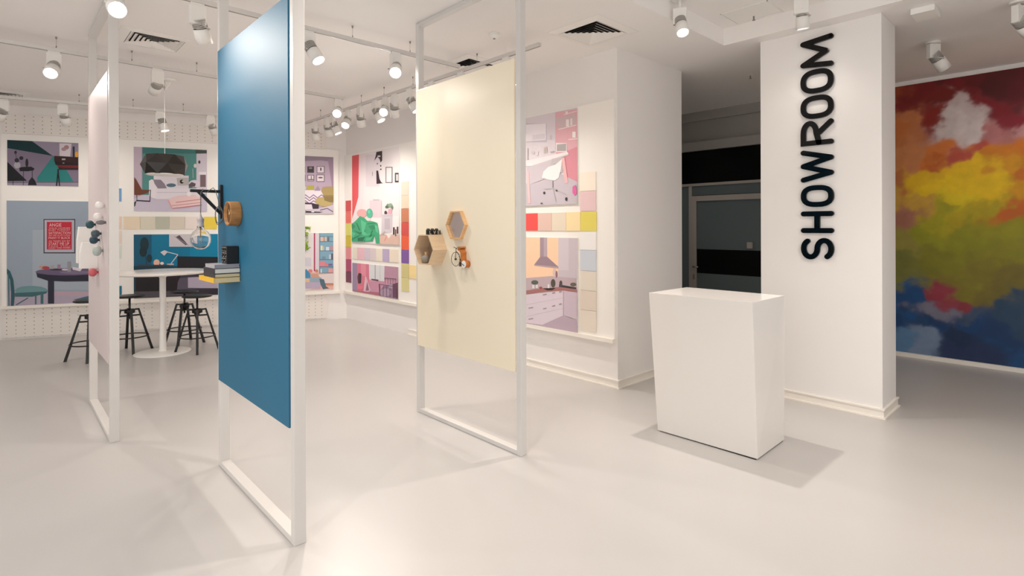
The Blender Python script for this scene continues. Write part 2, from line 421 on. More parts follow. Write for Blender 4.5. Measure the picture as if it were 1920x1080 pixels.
LET = [('S', 1.300, 1.494, 'glossy black letter S, lowest on the white pillar'), ('H', 1.537, 1.732, 'glossy black letter H on the white pillar'),
       ('O', 1.770, 1.965, 'glossy black letter O between the H and the W on the pillar'), ('W', 1.993, 2.283, 'glossy black letter W on the white pillar'),
       ('R', 2.321, 2.544, 'glossy black letter R on the white pillar'), ('O', 2.559, 2.767, 'glossy black letter O directly above the R on the pillar'),
       ('O', 2.786, 3.000, 'glossy black letter O directly below the M on the pillar'), ('M', 3.005, 3.290, 'glossy black letter M, topmost on the white pillar')]
for a in LET: letter(*a)

# ---------------------------------------------------------------- mural
def mural():
    ctrl = [(-1.72, 3.35, (150, 62, 20)), (-1.72, 3.0, (196, 110, 50)), (-1.5, 2.9, (200, 120, 70)), (-1.35, 3.25, (120, 14, 12)), (-1.2, 3.1, (120, 20, 14)), (-1.05, 3.3, (100, 6, 10)), (-.8, 3.3, (84, 2, 12)), (-.55, 3.2, (100, 4, 20)),
            (-.75, 2.95, (132, 6, 26)), (-.62, 2.82, (140, 16, 40)), (-.5, 2.68, (205, 150, 150)), (-1.08, 2.9, (206, 184, 182)), (-1.12, 2.78, (214, 200, 198)), (-.98, 2.74, (222, 208, 206)), (-1.0, 2.84, (214, 196, 196)), (-.8, 2.62, (190, 120, 120)), (-1.25, 2.9, (140, 30, 16)), (-.95, 3.1, (120, 6, 16)), (-1.5, 2.5, (205, 130, 80)), (-1.65, 2.2, (190, 110, 60)), (-1.2, 2.5, (214, 120, 50)), (-.95, 2.45, (190, 80, 60)),
            (-.6, 2.4, (216, 120, 20)), (-.8, 2.36, (214, 130, 20)), (-1.2, 2.42, (196, 100, 34)), (-1.4, 2.05, (236, 196, 20)), (-1.4, 2.22, (232, 186, 24)), (-1.2, 2.28, (230, 184, 24)), (-1.15, 2.12, (238, 200, 16)), (-1.2, 1.95, (226, 200, 20)), (-.95, 2.2, (236, 190, 14)), (-.95, 2.02, (232, 192, 14)), (-.7, 2.15, (214, 150, 20)), (-1.5, 1.95, (205, 160, 60)), (-.5, 1.95, (200, 110, 25)), (-.65, 1.8, (196, 100, 30)), (-1.68, 1.75, (170, 110, 90)),
            (-1.25, 1.8, (168, 160, 24)), (-.9, 1.8, (180, 160, 20)), (-1.4, 1.5, (150, 150, 28)), (-1.0, 1.5, (142, 142, 24)), (-.6, 1.5, (150, 146, 26)), (-1.65, 1.35, (150, 140, 60)), (-1.2, 1.2, (132, 128, 30)), (-.8, 1.2, (140, 136, 30)), (-.5, 1.2, (138, 134, 36)), (-1.6, 1.05, (120, 120, 50)),
            (-1.3, 1.0, (128, 124, 34)), (-1.22, .83, (150, 50, 70)), (-1.0, .76, (140, 50, 60)), (-.95, .95, (130, 120, 34)), (-.7, .9, (120, 108, 40)), (-1.65, .75, (6, 84, 146)), (-1.5, .58, (4, 82, 142)), (-1.22, .42, (4, 56, 104)), (-.85, .45, (0, 60, 112)), (-1.4, .7, (14, 74, 128)), (-1.15, .6, (120, 120, 140)), (-.9, .6, (60, 80, 110)), (-.55, .7, (40, 70, 100)), (-1.6, .4, (12, 64, 116)), (-1.3, .4, (24, 66, 110)), (-1.35, .2, (120, 140, 170)), (-1.6, .15, (90, 130, 170)),
            (-1.0, .3, (14, 44, 80)), (-.7, .35, (10, 54, 100)), (-.5, .2, (16, 70, 120)), (-1.0, .1, (30, 50, 90)), (-.2, 3.2, (120, 8, 20)), (.3, 2.6, (220, 140, 30)), (.2, 1.8, (210, 90, 40)), (.1, 1.2, (170, 150, 40)), (.2, .5, (20, 80, 140)), (1.2, 3.0, (150, 20, 60)), (1.3, 2.0, (90, 60, 140)), (1.2, 1.0, (40, 120, 150)), (1.1, .3, (16, 60, 120)),
            (2.4, 2.8, (60, 90, 160)), (2.4, 1.6, (40, 150, 140)), (2.4, .5, (90, 170, 60)), (3.5, 2.8, (30, 110, 170)), (3.5, 1.5, (120, 180, 60)), (3.5, .4, (20, 90, 70))]
    C = [(x, z, lin(c)) for x, z, c in ctrl]
    xs = [-1.8 + .014 * i for i in range(108)]
    while xs[-1] < 3.78: xs.append(min(3.78, xs[-1] + .05))
    zs = [.05 + (CH - .052 - .05) * i / 235 for i in range(236)]
    me = bpy.data.meshes.new('wall_mural_print'); bm = bmesh.new(); cl = bm.loops.layers.color.new('paint') if False else None
    verts = []; cols = []
    for z in zs:
        for x in xs:
            verts.append((x, 0, z))
            n1 = noise.turbulence_vector(Vector((x * 2.1, 0, z * 2.1)), 5, False, noise_basis='PERLIN_ORIGINAL', amplitude_scale=.55)
            wx, wz = x + n1.x * .26, z + n1.z * .26
            s = 0; a = [0, 0, 0]
            for cx, cz, c in C:
                d = (cx - wx) ** 2 + (cz - wz) ** 2
                if d > 1.6 and s > 0: continue
                k = 1 / (d + .0008) ** 2.7
                s += k; a[0] += c[0]*k; a[1] += c[1]*k; a[2] += c[2]*k
            f = noise.fractal(Vector((x * 9, 3.1, z * 9)), .8, 2.1, 5) * .10
            cols.append((max(0, a[0]/s * (1 + f)), max(0, a[1]/s * (1 + f)), max(0, a[2]/s * (1 + f)), 1))
    nx = len(xs); faces = [(j*nx+i, j*nx+i+1, (j+1)*nx+i+1, (j+1)*nx+i) for j in range(len(zs)-1) for i in range(nx-1)]
    me.from_pydata(verts, [], faces); at = me.color_attributes.new('paint', 'FLOAT_COLOR', 'POINT')
    at.data.foreach_set('color', [q for c in cols for q in c]); bm.free()
    o = bpy.data.objects.new('wall_mural_art', me); COL.objects.link(o); o.location = (0, 8.094, 0)
    mt = mat('mural_print', (200, 200, 200), .6); at = mt.node_tree.nodes.new('ShaderNodeVertexColor'); at.layer_name = 'paint'
    mt.node_tree.links.new(at.outputs[0], mt.node_tree.nodes['Principled BSDF'].inputs['Base Color']); me.materials.append(mt)
    sd = o.modifiers.new('thick', 'SOLIDIFY'); sd.thickness = .004; sd.offset = 0
    o.name = 'mural'
    tag(o, 'large mural of red, orange, yellow, green and blue paint clouds on the far right wall', 'mural')
mural()

# ---------------------------------------------------------------- posters (flat printed boards)
_print = mat('printed_board', (200, 200, 200), .45, spec=.3)
_at = _print.node_tree.nodes.new('ShaderNodeVertexColor'); _at.layer_name = 'ink'
_print.node_tree.links.new(_at.outputs[0], _print.node_tree.nodes['Principled BSDF'].inputs['Base Color'])
ART = {
 'P1': ((0.07, 0.9, 2.22, 2.866), [
((126,115,136),[(0.001,0.645),(0.829,0.645),(0.829,0.001),(0.001,0.001)]),
((150,140,160),[(0.289,0.645),(0.829,0.645),(0.829,0.428),(0.512,0.446)]),
((0,48,55),[(0.004,0.645),(0.28,0.645),(0.525,0.441),(0.004,0.528)]),
((38,125,125),[(0.525,0.436),(0.339,0.115),(0.343,0.056),(0.776,0.057),(0.599,0.418)]),
((150,140,160),[(0.001,0.031),(0.829,0.057),(0.829,0.001),(0.001,0.001)]),
((105,98,112),[(0.001,0.045),(0.829,0.071),(0.829,0.057),(0.001,0.031)]),
((10,14,22),[(0.003,0.332),(0.224,0.068),(0.002,0.057)]),
((8,10,16),[(0.063,0.064),(0.063,0.001),(0.07,0.001),(0.07,0.064)]),
((8,10,16),[(0.181,0.067),(0.181,0.003),(0.187,0.003),(0.187,0.067)]),
((10,12,20),[(0.136,0.247),(0.169,0.264),(0.271,0.274),(0.312,0.248),(0.301,0.221),(0.237,0.206),(0.144,0.203)]),
((10,12,18),[(0.181,0.217),(0.181,0.11),(0.187,0.11),(0.187,0.217)]),
((10,12,18),[(0.281,0.22),(0.281,0.113),(0.288,0.113),(0.288,0.221)]),
((170,165,175),[(0.153,0.29),(0.149,0.269),(0.138,0.252),(0.123,0.242),(0.106,0.242),(0.091,0.25),(0.081,0.267),(0.077,0.287),(0.082,0.308),(0.091,0.325),(0.106,0.335),(0.123,0.336),(0.138,0.327),(0.149,0.311)]),
((40,38,48),[(0.112,0.472),(0.11,0.461),(0.105,0.453),(0.1,0.448),(0.093,0.448),(0.087,0.452),(0.083,0.46),(0.082,0.47),(0.083,0.48),(0.087,0.489),(0.093,0.494),(0.1,0.494),(0.105,0.49),(0.11,0.482)]),
((40,38,48),[(0.136,0.359),(0.134,0.345),(0.126,0.334),(0.117,0.327),(0.105,0.326),(0.095,0.332),(0.088,0.343),(0.086,0.357),(0.088,0.371),(0.095,0.382),(0.105,0.389),(0.117,0.389),(0.126,0.383),(0.134,0.373)]),
((40,38,48),[(0.185,0.393),(0.183,0.381),(0.176,0.371),(0.166,0.365),(0.156,0.365),(0.147,0.37),(0.14,0.379),(0.138,0.391),(0.14,0.403),(0.147,0.413),(0.156,0.419),(0.167,0.419),(0.176,0.414),(0.183,0.405)]),
((60,55,62),[(0.093,0.47),(0.111,0.32),(0.115,0.321),(0.099,0.472)]),
((30,26,32),[(0.242,0.326),(0.24,0.299),(0.235,0.277),(0.228,0.265),(0.22,0.265),(0.214,0.276),(0.209,0.298),(0.208,0.325),(0.21,0.352),(0.214,0.373),(0.221,0.386),(0.228,0.386),(0.236,0.374),(0.24,0.353)]),
((25,22,32),[(0.237,0.005),(0.249,0.069),(0.283,0.124),(0.318,0.071),(0.339,0.007)]),
((48,18,20),[(0.543,0.442),(0.829,0.434),(0.829,0.351),(0.542,0.361)]),
((30,12,16),[(0.547,0.361),(0.829,0.351),(0.829,0.307),(0.581,0.302),(0.556,0.318)]),
((110,30,32),[(0.577,0.308),(0.829,0.312),(0.829,0.274),(0.59,0.275)]),
((45,22,26),[(0.59,0.275),(0.829,0.274),(0.829,0.246),(0.599,0.241)]),
((18,14,22),[(0.584,0.249),(0.561,0.001),(0.575,0.001),(0.598,0.248)]),
((18,14,22),[(0.579,0.247),(0.599,0.001),(0.612,0.001),(0.593,0.249)]),
((170,160,160),[(0.633,0.408),(0.675,0.41),(0.675,0.386),(0.633,0.384)]),
((170,160,160),[(0.641,0.346),(0.663,0.347),(0.663,0.336),(0.641,0.335)]),
((215,205,212),[(0.604,0.63),(0.75,0.633),(0.732,0.44),(0.606,0.445)]),
((170,130,140),[(0.719,0.576),(0.716,0.562),(0.707,0.55),(0.695,0.543),(0.681,0.542),(0.669,0.548),(0.661,0.559),(0.657,0.573),(0.661,0.588),(0.669,0.599),(0.681,0.606),(0.695,0.607),(0.707,0.602),(0.716,0.591)]),
((175,140,150),[(0.688,0.547),(0.685,0.535),(0.676,0.525),(0.664,0.52),(0.65,0.519),(0.638,0.524),(0.63,0.533),(0.626,0.544),(0.63,0.556),(0.638,0.566),(0.65,0.572),(0.664,0.573),(0.676,0.568),(0.685,0.559)]),
((180,130,140),[(0.564,0.481),(0.577,0.482),(0.577,0.449),(0.564,0.449)]),
((225,160,60),[(0.829,0.478),(0.829,0.46),(0.824,0.445),(0.815,0.436),(0.806,0.436),(0.797,0.443),(0.791,0.458),(0.789,0.476),(0.791,0.494),(0.797,0.509),(0.806,0.517),(0.815,0.518),(0.824,0.51),(0.829,0.496)]),
((40,36,50),[(0.763,0.59),(0.786,0.591),(0.786,0.437),(0.763,0.436)]),
 ]),
 'P2': ((0.062, 1.15, 0.485, 2.0), [
((152,166,182),[(0.001,1.514),(1.087,1.514),(1.087,0.001),(0.001,0.001)]),
((165,177,190),[(0.294,1.093),(1.087,1.088),(1.087,0.184),(0.292,0.227)]),
((176,166,184),[(0.001,0.226),(1.087,0.164),(1.087,0.001),(0.001,0.001)]),
((190,165,180),[(0.481,0.189),(1.087,0.154),(1.087,0.094),(0.481,0.131)]),
((70,105,125),[(0.77,0.056),(1.087,0.135),(1.087,0.001),(0.955,0.014)]),
((30,32,42),[(0.422,1.25),(0.797,1.251),(0.795,0.743),(0.421,0.751)]),
((182,176,190),[(0.432,1.238),(0.786,1.238),(0.785,0.758),(0.432,0.765)]),
((190,36,58),[(0.46,1.209),(0.756,1.209),(0.755,0.801),(0.459,0.806)]),
((65,110,118),[(0.32,0.162),(0.32,0.013),(0.338,0.012),(0.338,0.162)]),
((65,110,118),[(0.386,0.175),(0.385,0.017),(0.418,0.015),(0.419,0.173)]),
((110,150,155),[(0.471,0.203),(0.452,0.172),(0.398,0.149),(0.321,0.139),(0.237,0.143),(0.161,0.161),(0.11,0.189),(0.092,0.221),(0.11,0.251),(0.162,0.274),(0.237,0.284),(0.321,0.28),(0.398,0.263),(0.452,0.235)]),
((65,105,112),[(0.092,0.189),(0.468,0.195),(0.449,0.164),(0.291,0.125),(0.094,0.135)]),
((55,98,108),[(0.108,0.012),(0.245,0.106),(0.239,0.117),(0.103,0.023)]),
((50,92,102),[(0.004,0.543),(0.039,0.503),(0.076,0.377),(0.092,0.158),(0.079,0.003),(0.045,0.005),(0.05,0.192),(0.039,0.379),(0.004,0.473)]),
((60,105,112),[(0.015,0.473),(0.02,0.006),(0.032,0.006),(0.028,0.472)]),
((45,45,62),[(0.472,0.361),(0.544,0.358),(0.544,0.011),(0.471,0.015)]),
((38,38,55),[(0.336,0.477),(0.348,0.406),(0.472,0.349),(0.674,0.329),(1.087,0.319),(1.087,0.447)]),
((105,92,122),[(1.087,0.459),(1.051,0.436),(0.941,0.421),(0.785,0.416),(0.615,0.422),(0.464,0.438),(0.36,0.461),(0.324,0.485),(0.36,0.507),(0.464,0.523),(0.615,0.528),(0.785,0.523),(0.941,0.507),(1.051,0.485)]),
((125,112,140),[(1.003,0.454),(0.982,0.443),(0.927,0.436),(0.848,0.434),(0.76,0.437),(0.682,0.445),(0.628,0.456),(0.609,0.468),(0.628,0.478),(0.682,0.485),(0.76,0.488),(0.848,0.485),(0.927,0.477),(0.982,0.466)]),
((175,60,55),[(0.491,0.538),(0.487,0.529),(0.473,0.522),(0.454,0.518),(0.432,0.519),(0.413,0.524),(0.401,0.532),(0.395,0.542),(0.401,0.551),(0.413,0.558),(0.432,0.562),(0.454,0.561),(0.473,0.556),(0.487,0.548)]),
((205,150,120),[(0.413,0.554),(0.411,0.547),(0.405,0.542),(0.395,0.539),(0.385,0.539),(0.376,0.542),(0.37,0.548),(0.367,0.555),(0.37,0.562),(0.376,0.567),(0.385,0.57),(0.395,0.57),(0.405,0.566),(0.411,0.561)]),
((170,160,170),[(0.507,0.575),(0.546,0.573),(0.544,0.518),(0.507,0.519)]),
((160,130,150),[(0.584,0.583),(0.623,0.582),(0.622,0.507),(0.583,0.508)]),
((60,50,60),[(0.648,0.506),(0.641,0.501),(0.618,0.497),(0.587,0.496),(0.553,0.497),(0.523,0.5),(0.502,0.506),(0.495,0.511),(0.502,0.517),(0.523,0.52),(0.553,0.522),(0.587,0.521),(0.618,0.517),(0.641,0.512)]),
((150,148,155),[(0.703,0.622),(0.745,0.621),(0.745,0.471),(0.703,0.472)]),
((205,195,205),[(0.712,0.504),(0.709,0.498),(0.698,0.493),(0.682,0.491),(0.665,0.492),(0.649,0.495),(0.638,0.5),(0.635,0.507),(0.638,0.513),(0.649,0.518),(0.665,0.52),(0.682,0.519),(0.698,0.516),(0.709,0.511)]),
((225,215,225),[(0.765,0.543),(0.883,0.515),(0.857,0.475),(0.765,0.503)]),
 ]),
 'P3': ((1.59, 2.578, 1.862, 2.85), [
((82,142,138),[(0.001,0.987),(0.987,0.987),(0.987,0.001),(0.001,0.001)]),
((60,118,116),[(0.115,0.987),(0.842,0.987),(0.842,0.922),(0.114,0.887)]),
((192,176,192),[(0.001,0.987),(0.115,0.987),(0.112,0.001),(0.001,0.001)]),
((150,135,155),[(0.107,0.987),(0.105,0.249),(0.112,0.249),(0.115,0.987)]),
((204,196,214),[(0.001,0.189),(0.119,0.249),(0.987,0.267),(0.987,0.001),(0.001,0.001)]),
((214,206,218),[(0.842,0.922),(0.987,0.932),(0.987,0.267),(0.84,0.323)]),
((70,80,76),[(0.829,0.987),(0.987,0.987),(0.987,0.932),(0.829,0.921)]),
((120,100,105),[(0.893,0.595),(0.972,0.597),(0.972,0.394),(0.893,0.392)]),
((60,55,60),[(0.898,0.79),(0.897,0.778),(0.893,0.768),(0.886,0.763),(0.879,0.763),(0.873,0.768),(0.868,0.777),(0.867,0.788),(0.868,0.8),(0.874,0.81),(0.879,0.815),(0.886,0.816),(0.893,0.811),(0.897,0.801)]),
((236,230,236),[(0.874,0.631),(0.978,0.635),(0.978,0.59),(0.874,0.586)]),
((226,220,230),[(0.261,0.551),(0.734,0.567),(0.733,0.261),(0.261,0.252)]),
((236,230,238),[(0.199,0.469),(0.23,0.492),(0.28,0.486),(0.314,0.443),(0.314,0.195),(0.254,0.201),(0.199,0.236)]),
((232,226,235),[(0.292,0.355),(0.885,0.369),(0.885,0.197),(0.292,0.187)]),
((222,214,226),[(0.893,0.445),(0.884,0.418),(0.863,0.397),(0.831,0.385),(0.797,0.384),(0.765,0.394),(0.743,0.415),(0.736,0.44),(0.743,0.466),(0.766,0.488),(0.797,0.5),(0.832,0.501),(0.863,0.491),(0.884,0.47)]),
((205,198,210),[(0.304,0.297),(0.879,0.309),(0.879,0.3),(0.304,0.288)]),
((142,132,146),[(0.255,0.492),(0.355,0.491),(0.405,0.431),(0.436,0.358),(0.316,0.353),(0.273,0.427)]),
((88,118,132),[(0.562,0.41),(0.554,0.397),(0.536,0.386),(0.509,0.38),(0.481,0.379),(0.454,0.384),(0.436,0.394),(0.429,0.407),(0.436,0.42),(0.454,0.43),(0.481,0.437),(0.509,0.438),(0.536,0.433),(0.554,0.423)]),
((190,186,184),[(0.569,0.524),(0.729,0.537),(0.742,0.411),(0.582,0.406)]),
((45,42,45),[(0.668,0.471),(0.665,0.457),(0.657,0.445),(0.646,0.439),(0.634,0.438),(0.622,0.444),(0.614,0.455),(0.611,0.469),(0.614,0.484),(0.622,0.495),(0.634,0.502),(0.646,0.502),(0.657,0.496),(0.665,0.485)]),
((205,200,198),[(0.671,0.476),(0.669,0.469),(0.665,0.464),(0.658,0.461),(0.652,0.46),(0.645,0.463),(0.641,0.468),(0.64,0.475),(0.641,0.481),(0.645,0.486),(0.652,0.489),(0.658,0.49),(0.665,0.487),(0.669,0.482)]),
((96,84,90),[(0.734,0.425),(0.775,0.468),(0.833,0.443),(0.82,0.395),(0.742,0.388)]),
((110,62,42),[(0.008,0.521),(0.036,0.479),(0.107,0.329),(0.215,0.327),(0.186,0.287),(0.082,0.246),(0.007,0.247)]),
((30,28,34),[(0.215,0.332),(0.205,0.147),(0.216,0.146),(0.225,0.331)]),
((30,28,34),[(0.035,0.152),(0.214,0.143),(0.215,0.161),(0.036,0.17)]),
((30,28,34),[(0.035,0.25),(0.04,0.149),(0.046,0.15),(0.043,0.251)]),
((25,45,45),[(0.007,0.132),(0.035,0.161),(0.018,0.074),(0.007,0.067)]),
((238,206,206),[(0.441,0.175),(0.581,0.241),(0.814,0.266),(0.919,0.205),(0.911,0.115),(0.504,0.039),(0.473,0.109)]),
((205,140,145),[(0.557,0.133),(0.919,0.191),(0.917,0.204),(0.554,0.146)]),
((205,140,145),[(0.505,0.082),(0.919,0.14),(0.917,0.15),(0.504,0.092)]),
((200,110,120),[(0.512,0.039),(0.919,0.098),(0.917,0.108),(0.51,0.05)]),
((225,170,172),[(0.446,0.17),(0.496,0.045),(0.514,0.056),(0.464,0.18)]),
((244,238,240),[(0.769,0.277),(0.766,0.26),(0.757,0.246),(0.746,0.239),(0.732,0.238),(0.719,0.246),(0.71,0.259),(0.707,0.276),(0.71,0.293),(0.719,0.306),(0.732,0.314),(0.746,0.314),(0.757,0.307),(0.766,0.294)]),
((190,200,200),[(0.788,0.68),(0.793,0.531),(0.799,0.532),(0.795,0.681)]),
((215,220,215),[(0.846,0.728),(0.844,0.713),(0.838,0.702),(0.83,0.695),(0.82,0.695),(0.812,0.701),(0.806,0.712),(0.804,0.726),(0.806,0.74),(0.812,0.752),(0.82,0.759),(0.83,0.759),(0.839,0.753),(0.844,0.742)]),
 ]),
 'P4': ((1.587, 2.8, 0.517, 1.502), [
((0,118,155),[(0.001,0.984),(1.212,0.984),(1.212,0.001),(0.001,0.001)]),
((8,88,118),[(0.001,0.984),(0.233,0.984),(0.232,0.49),(0.001,0.499)]),
((0,130,170),[(0.751,0.984),(1.212,0.984),(1.212,0.601),(0.749,0.622)]),
((18,48,58),[(0.197,0.828),(0.191,0.78),(0.175,0.741),(0.153,0.72),(0.127,0.72),(0.105,0.742),(0.088,0.782),(0.083,0.83),(0.089,0.879),(0.105,0.917),(0.127,0.939),(0.153,0.939),(0.176,0.917),(0.191,0.877)]),
((15,42,50),[(0.172,0.716),(0.168,0.682),(0.154,0.654),(0.134,0.639),(0.112,0.64),(0.093,0.656),(0.079,0.684),(0.075,0.718),(0.08,0.753),(0.093,0.781),(0.113,0.796),(0.134,0.795),(0.154,0.78),(0.168,0.751)]),
((18,50,58),[(0.24,0.61),(0.237,0.583),(0.226,0.56),(0.212,0.548),(0.196,0.549),(0.182,0.562),(0.173,0.584),(0.17,0.612),(0.173,0.64),(0.182,0.662),(0.196,0.674),(0.212,0.674),(0.227,0.661),(0.237,0.638)]),
((12,40,48),[(0.136,0.797),(0.167,0.507),(0.174,0.508),(0.144,0.798)]),
((206,200,206),[(0.468,0.984),(0.816,0.984),(0.815,0.783),(0.468,0.789)]),
((90,80,90),[(0.552,0.937),(0.609,0.97),(0.722,0.82),(0.693,0.808)]),
((150,145,150),[(0.536,0.95),(0.734,0.8),(0.738,0.807),(0.539,0.957)]),
((32,32,38),[(0.579,0.635),(1.212,0.61),(1.212,0.447),(0.579,0.479)]),
((214,206,212),[(0.349,0.705),(0.405,0.736),(0.453,0.711),(0.4,0.65)]),
((214,206,212),[(0.438,0.702),(0.585,0.656),(0.587,0.669),(0.441,0.714)]),
((214,206,212),[(0.582,0.666),(0.483,0.519),(0.492,0.511),(0.591,0.658)]),
((200,190,196),[(0.439,0.524),(0.53,0.522),(0.53,0.502),(0.439,0.505)]),
((232,190,170),[(0.342,0.543),(0.337,0.521),(0.326,0.503),(0.31,0.494),(0.291,0.494),(0.275,0.505),(0.263,0.523),(0.259,0.546),(0.264,0.568),(0.275,0.585),(0.292,0.595),(0.31,0.594),(0.326,0.584),(0.337,0.566)]),
((240,220,205),[(0.397,0.53),(0.394,0.521),(0.387,0.513),(0.378,0.509),(0.366,0.509),(0.356,0.514),(0.349,0.522),(0.347,0.532),(0.349,0.541),(0.356,0.549),(0.366,0.553),(0.378,0.553),(0.387,0.548),(0.395,0.54)]),
((75,58,62),[(0.056,0.518),(0.467,0.506),(0.467,0.483),(0.056,0.495)]),
((10,58,72),[(0.001,0.499),(0.749,0.474),(0.748,0.001),(0.001,0.001)]),
((38,28,32),[(0.029,0.408),(0.606,0.388),(0.606,0.037),(0.028,0.066)]),
((52,42,46),[(0.028,0.329),(0.579,0.308),(0.579,0.296),(0.028,0.318)]),
((30,24,28),[(0.028,0.318),(0.328,0.306),(0.327,0.099),(0.028,0.114)]),
((82,76,84),[(0.001,0.107),(0.749,0.087),(0.748,0.001),(0.001,0.001)]),
((30,28,34),[(0.579,0.479),(1.212,0.447),(1.212,0.259),(0.579,0.3)]),
((92,84,100),[(0.564,0.022),(0.585,0.234),(0.649,0.379),(0.835,0.397),(1.212,0.396),(1.212,0.001)]),
((62,58,72),[(0.606,0.29),(0.663,0.387),(0.893,0.403),(1.212,0.396),(1.212,0.31),(0.835,0.306)]),
((178,168,188),[(0.723,0.297),(1.212,0.301),(1.212,0.104),(0.723,0.133)]),
((52,48,60),[(0.564,0.112),(1.212,0.104),(1.212,0.001),(0.564,0.047)]),
 ]),
 'P5': ((3.52, 4.515, 1.835, 2.825), [
((186,168,188),[(0.001,0.989),(0.994,0.989),(0.994,0.001),(0.001,0.001)]),
((150,135,152),[(0.001,0.989),(0.994,0.989),(0.994,0.904),(0.79,0.925),(0.001,0.859)]),
((160,140,162),[(0.994,0.989),(0.903,0.942),(0.971,0.476),(0.994,0.48)]),
((95,80,92),[(0.259,0.802),(0.368,0.806),(0.368,0.695),(0.259,0.691)]),
((200,190,195),[(0.268,0.793),(0.36,0.797),(0.36,0.704),(0.268,0.701)]),
((95,80,92),[(0.412,0.802),(0.535,0.807),(0.535,0.707),(0.412,0.702)]),
((220,212,218),[(0.421,0.793),(0.526,0.797),(0.526,0.716),(0.421,0.712)]),
((95,80,92),[(0.412,0.661),(0.538,0.666),(0.538,0.557),(0.411,0.553)]),
((222,214,220),[(0.421,0.652),(0.529,0.656),(0.529,0.566),(0.421,0.563)]),
((95,80,92),[(0.566,0.814),(0.678,0.819),(0.677,0.706),(0.566,0.702)]),
((60,52,58),[(0.575,0.805),(0.668,0.809),(0.668,0.715),(0.574,0.712)]),
((95,80,92),[(0.721,0.823),(0.847,0.828),(0.847,0.706),(0.72,0.701)]),
((228,218,226),[(0.729,0.814),(0.837,0.818),(0.837,0.715),(0.729,0.711)]),
((95,80,92),[(0.571,0.667),(0.677,0.67),(0.677,0.563),(0.571,0.56)]),
((225,216,222),[(0.58,0.657),(0.668,0.66),(0.668,0.572),(0.58,0.57)]),
((95,80,92),[(0.716,0.676),(0.847,0.681),(0.846,0.556),(0.716,0.552)]),
((228,218,226),[(0.725,0.667),(0.837,0.671),(0.837,0.566),(0.725,0.562)]),
((130,122,126),[(0.65,0.786),(0.648,0.778),(0.64,0.772),(0.628,0.769),(0.615,0.768),(0.603,0.771),(0.596,0.776),(0.593,0.783),(0.596,0.791),(0.603,0.797),(0.615,0.801),(0.628,0.801),(0.64,0.798),(0.648,0.793)]),
((70,62,70),[(0.799,0.772),(0.798,0.759),(0.794,0.748),(0.79,0.742),(0.785,0.742),(0.78,0.747),(0.777,0.758),(0.776,0.771),(0.777,0.785),(0.78,0.796),(0.785,0.802),(0.79,0.802),(0.794,0.796),(0.798,0.786)]),
((85,76,84),[(0.625,0.65),(0.629,0.585),(0.64,0.586),(0.636,0.651)]),
((90,80,88),[(0.582,0.594),(0.668,0.596),(0.668,0.582),(0.582,0.579)]),
((110,100,108),[(0.819,0.627),(0.815,0.621),(0.804,0.616),(0.789,0.612),(0.772,0.612),(0.757,0.614),(0.746,0.619),(0.742,0.625),(0.746,0.631),(0.757,0.636),(0.772,0.64),(0.789,0.64),(0.804,0.638),(0.815,0.633)]),
((232,224,234),[(0.001,0.389),(0.823,0.412),(0.822,0.161),(0.001,0.148)]),
((176,170,78),[(0.559,0.483),(0.677,0.486),(0.677,0.409),(0.559,0.406)]),
((160,145,168),[(0.677,0.397),(0.739,0.484),(0.783,0.399)]),
((215,205,218),[(0.549,0.441),(0.543,0.425),(0.529,0.411),(0.51,0.403),(0.488,0.403),(0.468,0.41),(0.454,0.422),(0.449,0.439),(0.455,0.455),(0.468,0.469),(0.488,0.476),(0.51,0.477),(0.53,0.47),(0.543,0.457)]),
((230,222,232),[(0.001,0.377),(0.823,0.4),(0.822,0.352),(0.001,0.331)]),
((150,125,155),[(0.097,0.273),(0.159,0.327),(0.222,0.276),(0.284,0.329),(0.347,0.278),(0.411,0.332),(0.474,0.28),(0.538,0.335),(0.602,0.282),(0.667,0.337),(0.732,0.285),(0.797,0.34),(0.864,0.287),(0.93,0.342),(0.929,0.321),(0.863,0.266),(0.797,0.318),(0.732,0.263),(0.667,0.316),(0.602,0.261),(0.538,0.313),(0.474,0.259),(0.411,0.311),(0.347,0.257),(0.284,0.308),(0.222,0.255),(0.159,0.306),(0.097,0.252)]),
((150,125,155),[(0.097,0.227),(0.159,0.28),(0.222,0.229),(0.284,0.283),(0.347,0.231),(0.411,0.285),(0.474,0.233),(0.538,0.287),(0.602,0.235),(0.667,0.29),(0.732,0.237),(0.797,0.292),(0.863,0.239),(0.929,0.294),(0.929,0.273),(0.863,0.218),(0.797,0.27),(0.732,0.216),(0.667,0.268),(0.602,0.214),(0.538,0.266),(0.474,0.212),(0.411,0.264),(0.347,0.21),(0.284,0.262),(0.221,0.208),(0.159,0.259),(0.097,0.206)]),
((150,125,155),[(0.097,0.175),(0.159,0.228),(0.221,0.176),(0.284,0.23),(0.347,0.178),(0.41,0.232),(0.474,0.18),(0.538,0.234),(0.602,0.182),(0.667,0.236),(0.732,0.184),(0.797,0.238),(0.863,0.185),(0.929,0.24),(0.929,0.219),(0.863,0.164),(0.797,0.217),(0.731,0.162),(0.667,0.215),(0.602,0.16),(0.538,0.213),(0.474,0.159),(0.41,0.211),(0.347,0.157),(0.284,0.209),(0.221,0.155),(0.159,0.207),(0.097,0.154)]),
((170,150,98),[(0.789,0.399),(0.817,0.46),(0.88,0.473),(0.994,0.48),(0.994,0.286),(0.834,0.305)]),
((150,132,82),[(0.822,0.328),(0.994,0.328),(0.994,0.298),(0.834,0.299)]),
((184,166,112),[(0.689,0.225),(0.732,0.279),(0.834,0.293),(0.971,0.235),(0.971,0.175),(0.901,0.12),(0.81,0.125),(0.721,0.171)]),
((140,122,76),[(0.834,0.293),(0.994,0.298),(0.994,0.201),(0.947,0.199),(0.845,0.233)]),
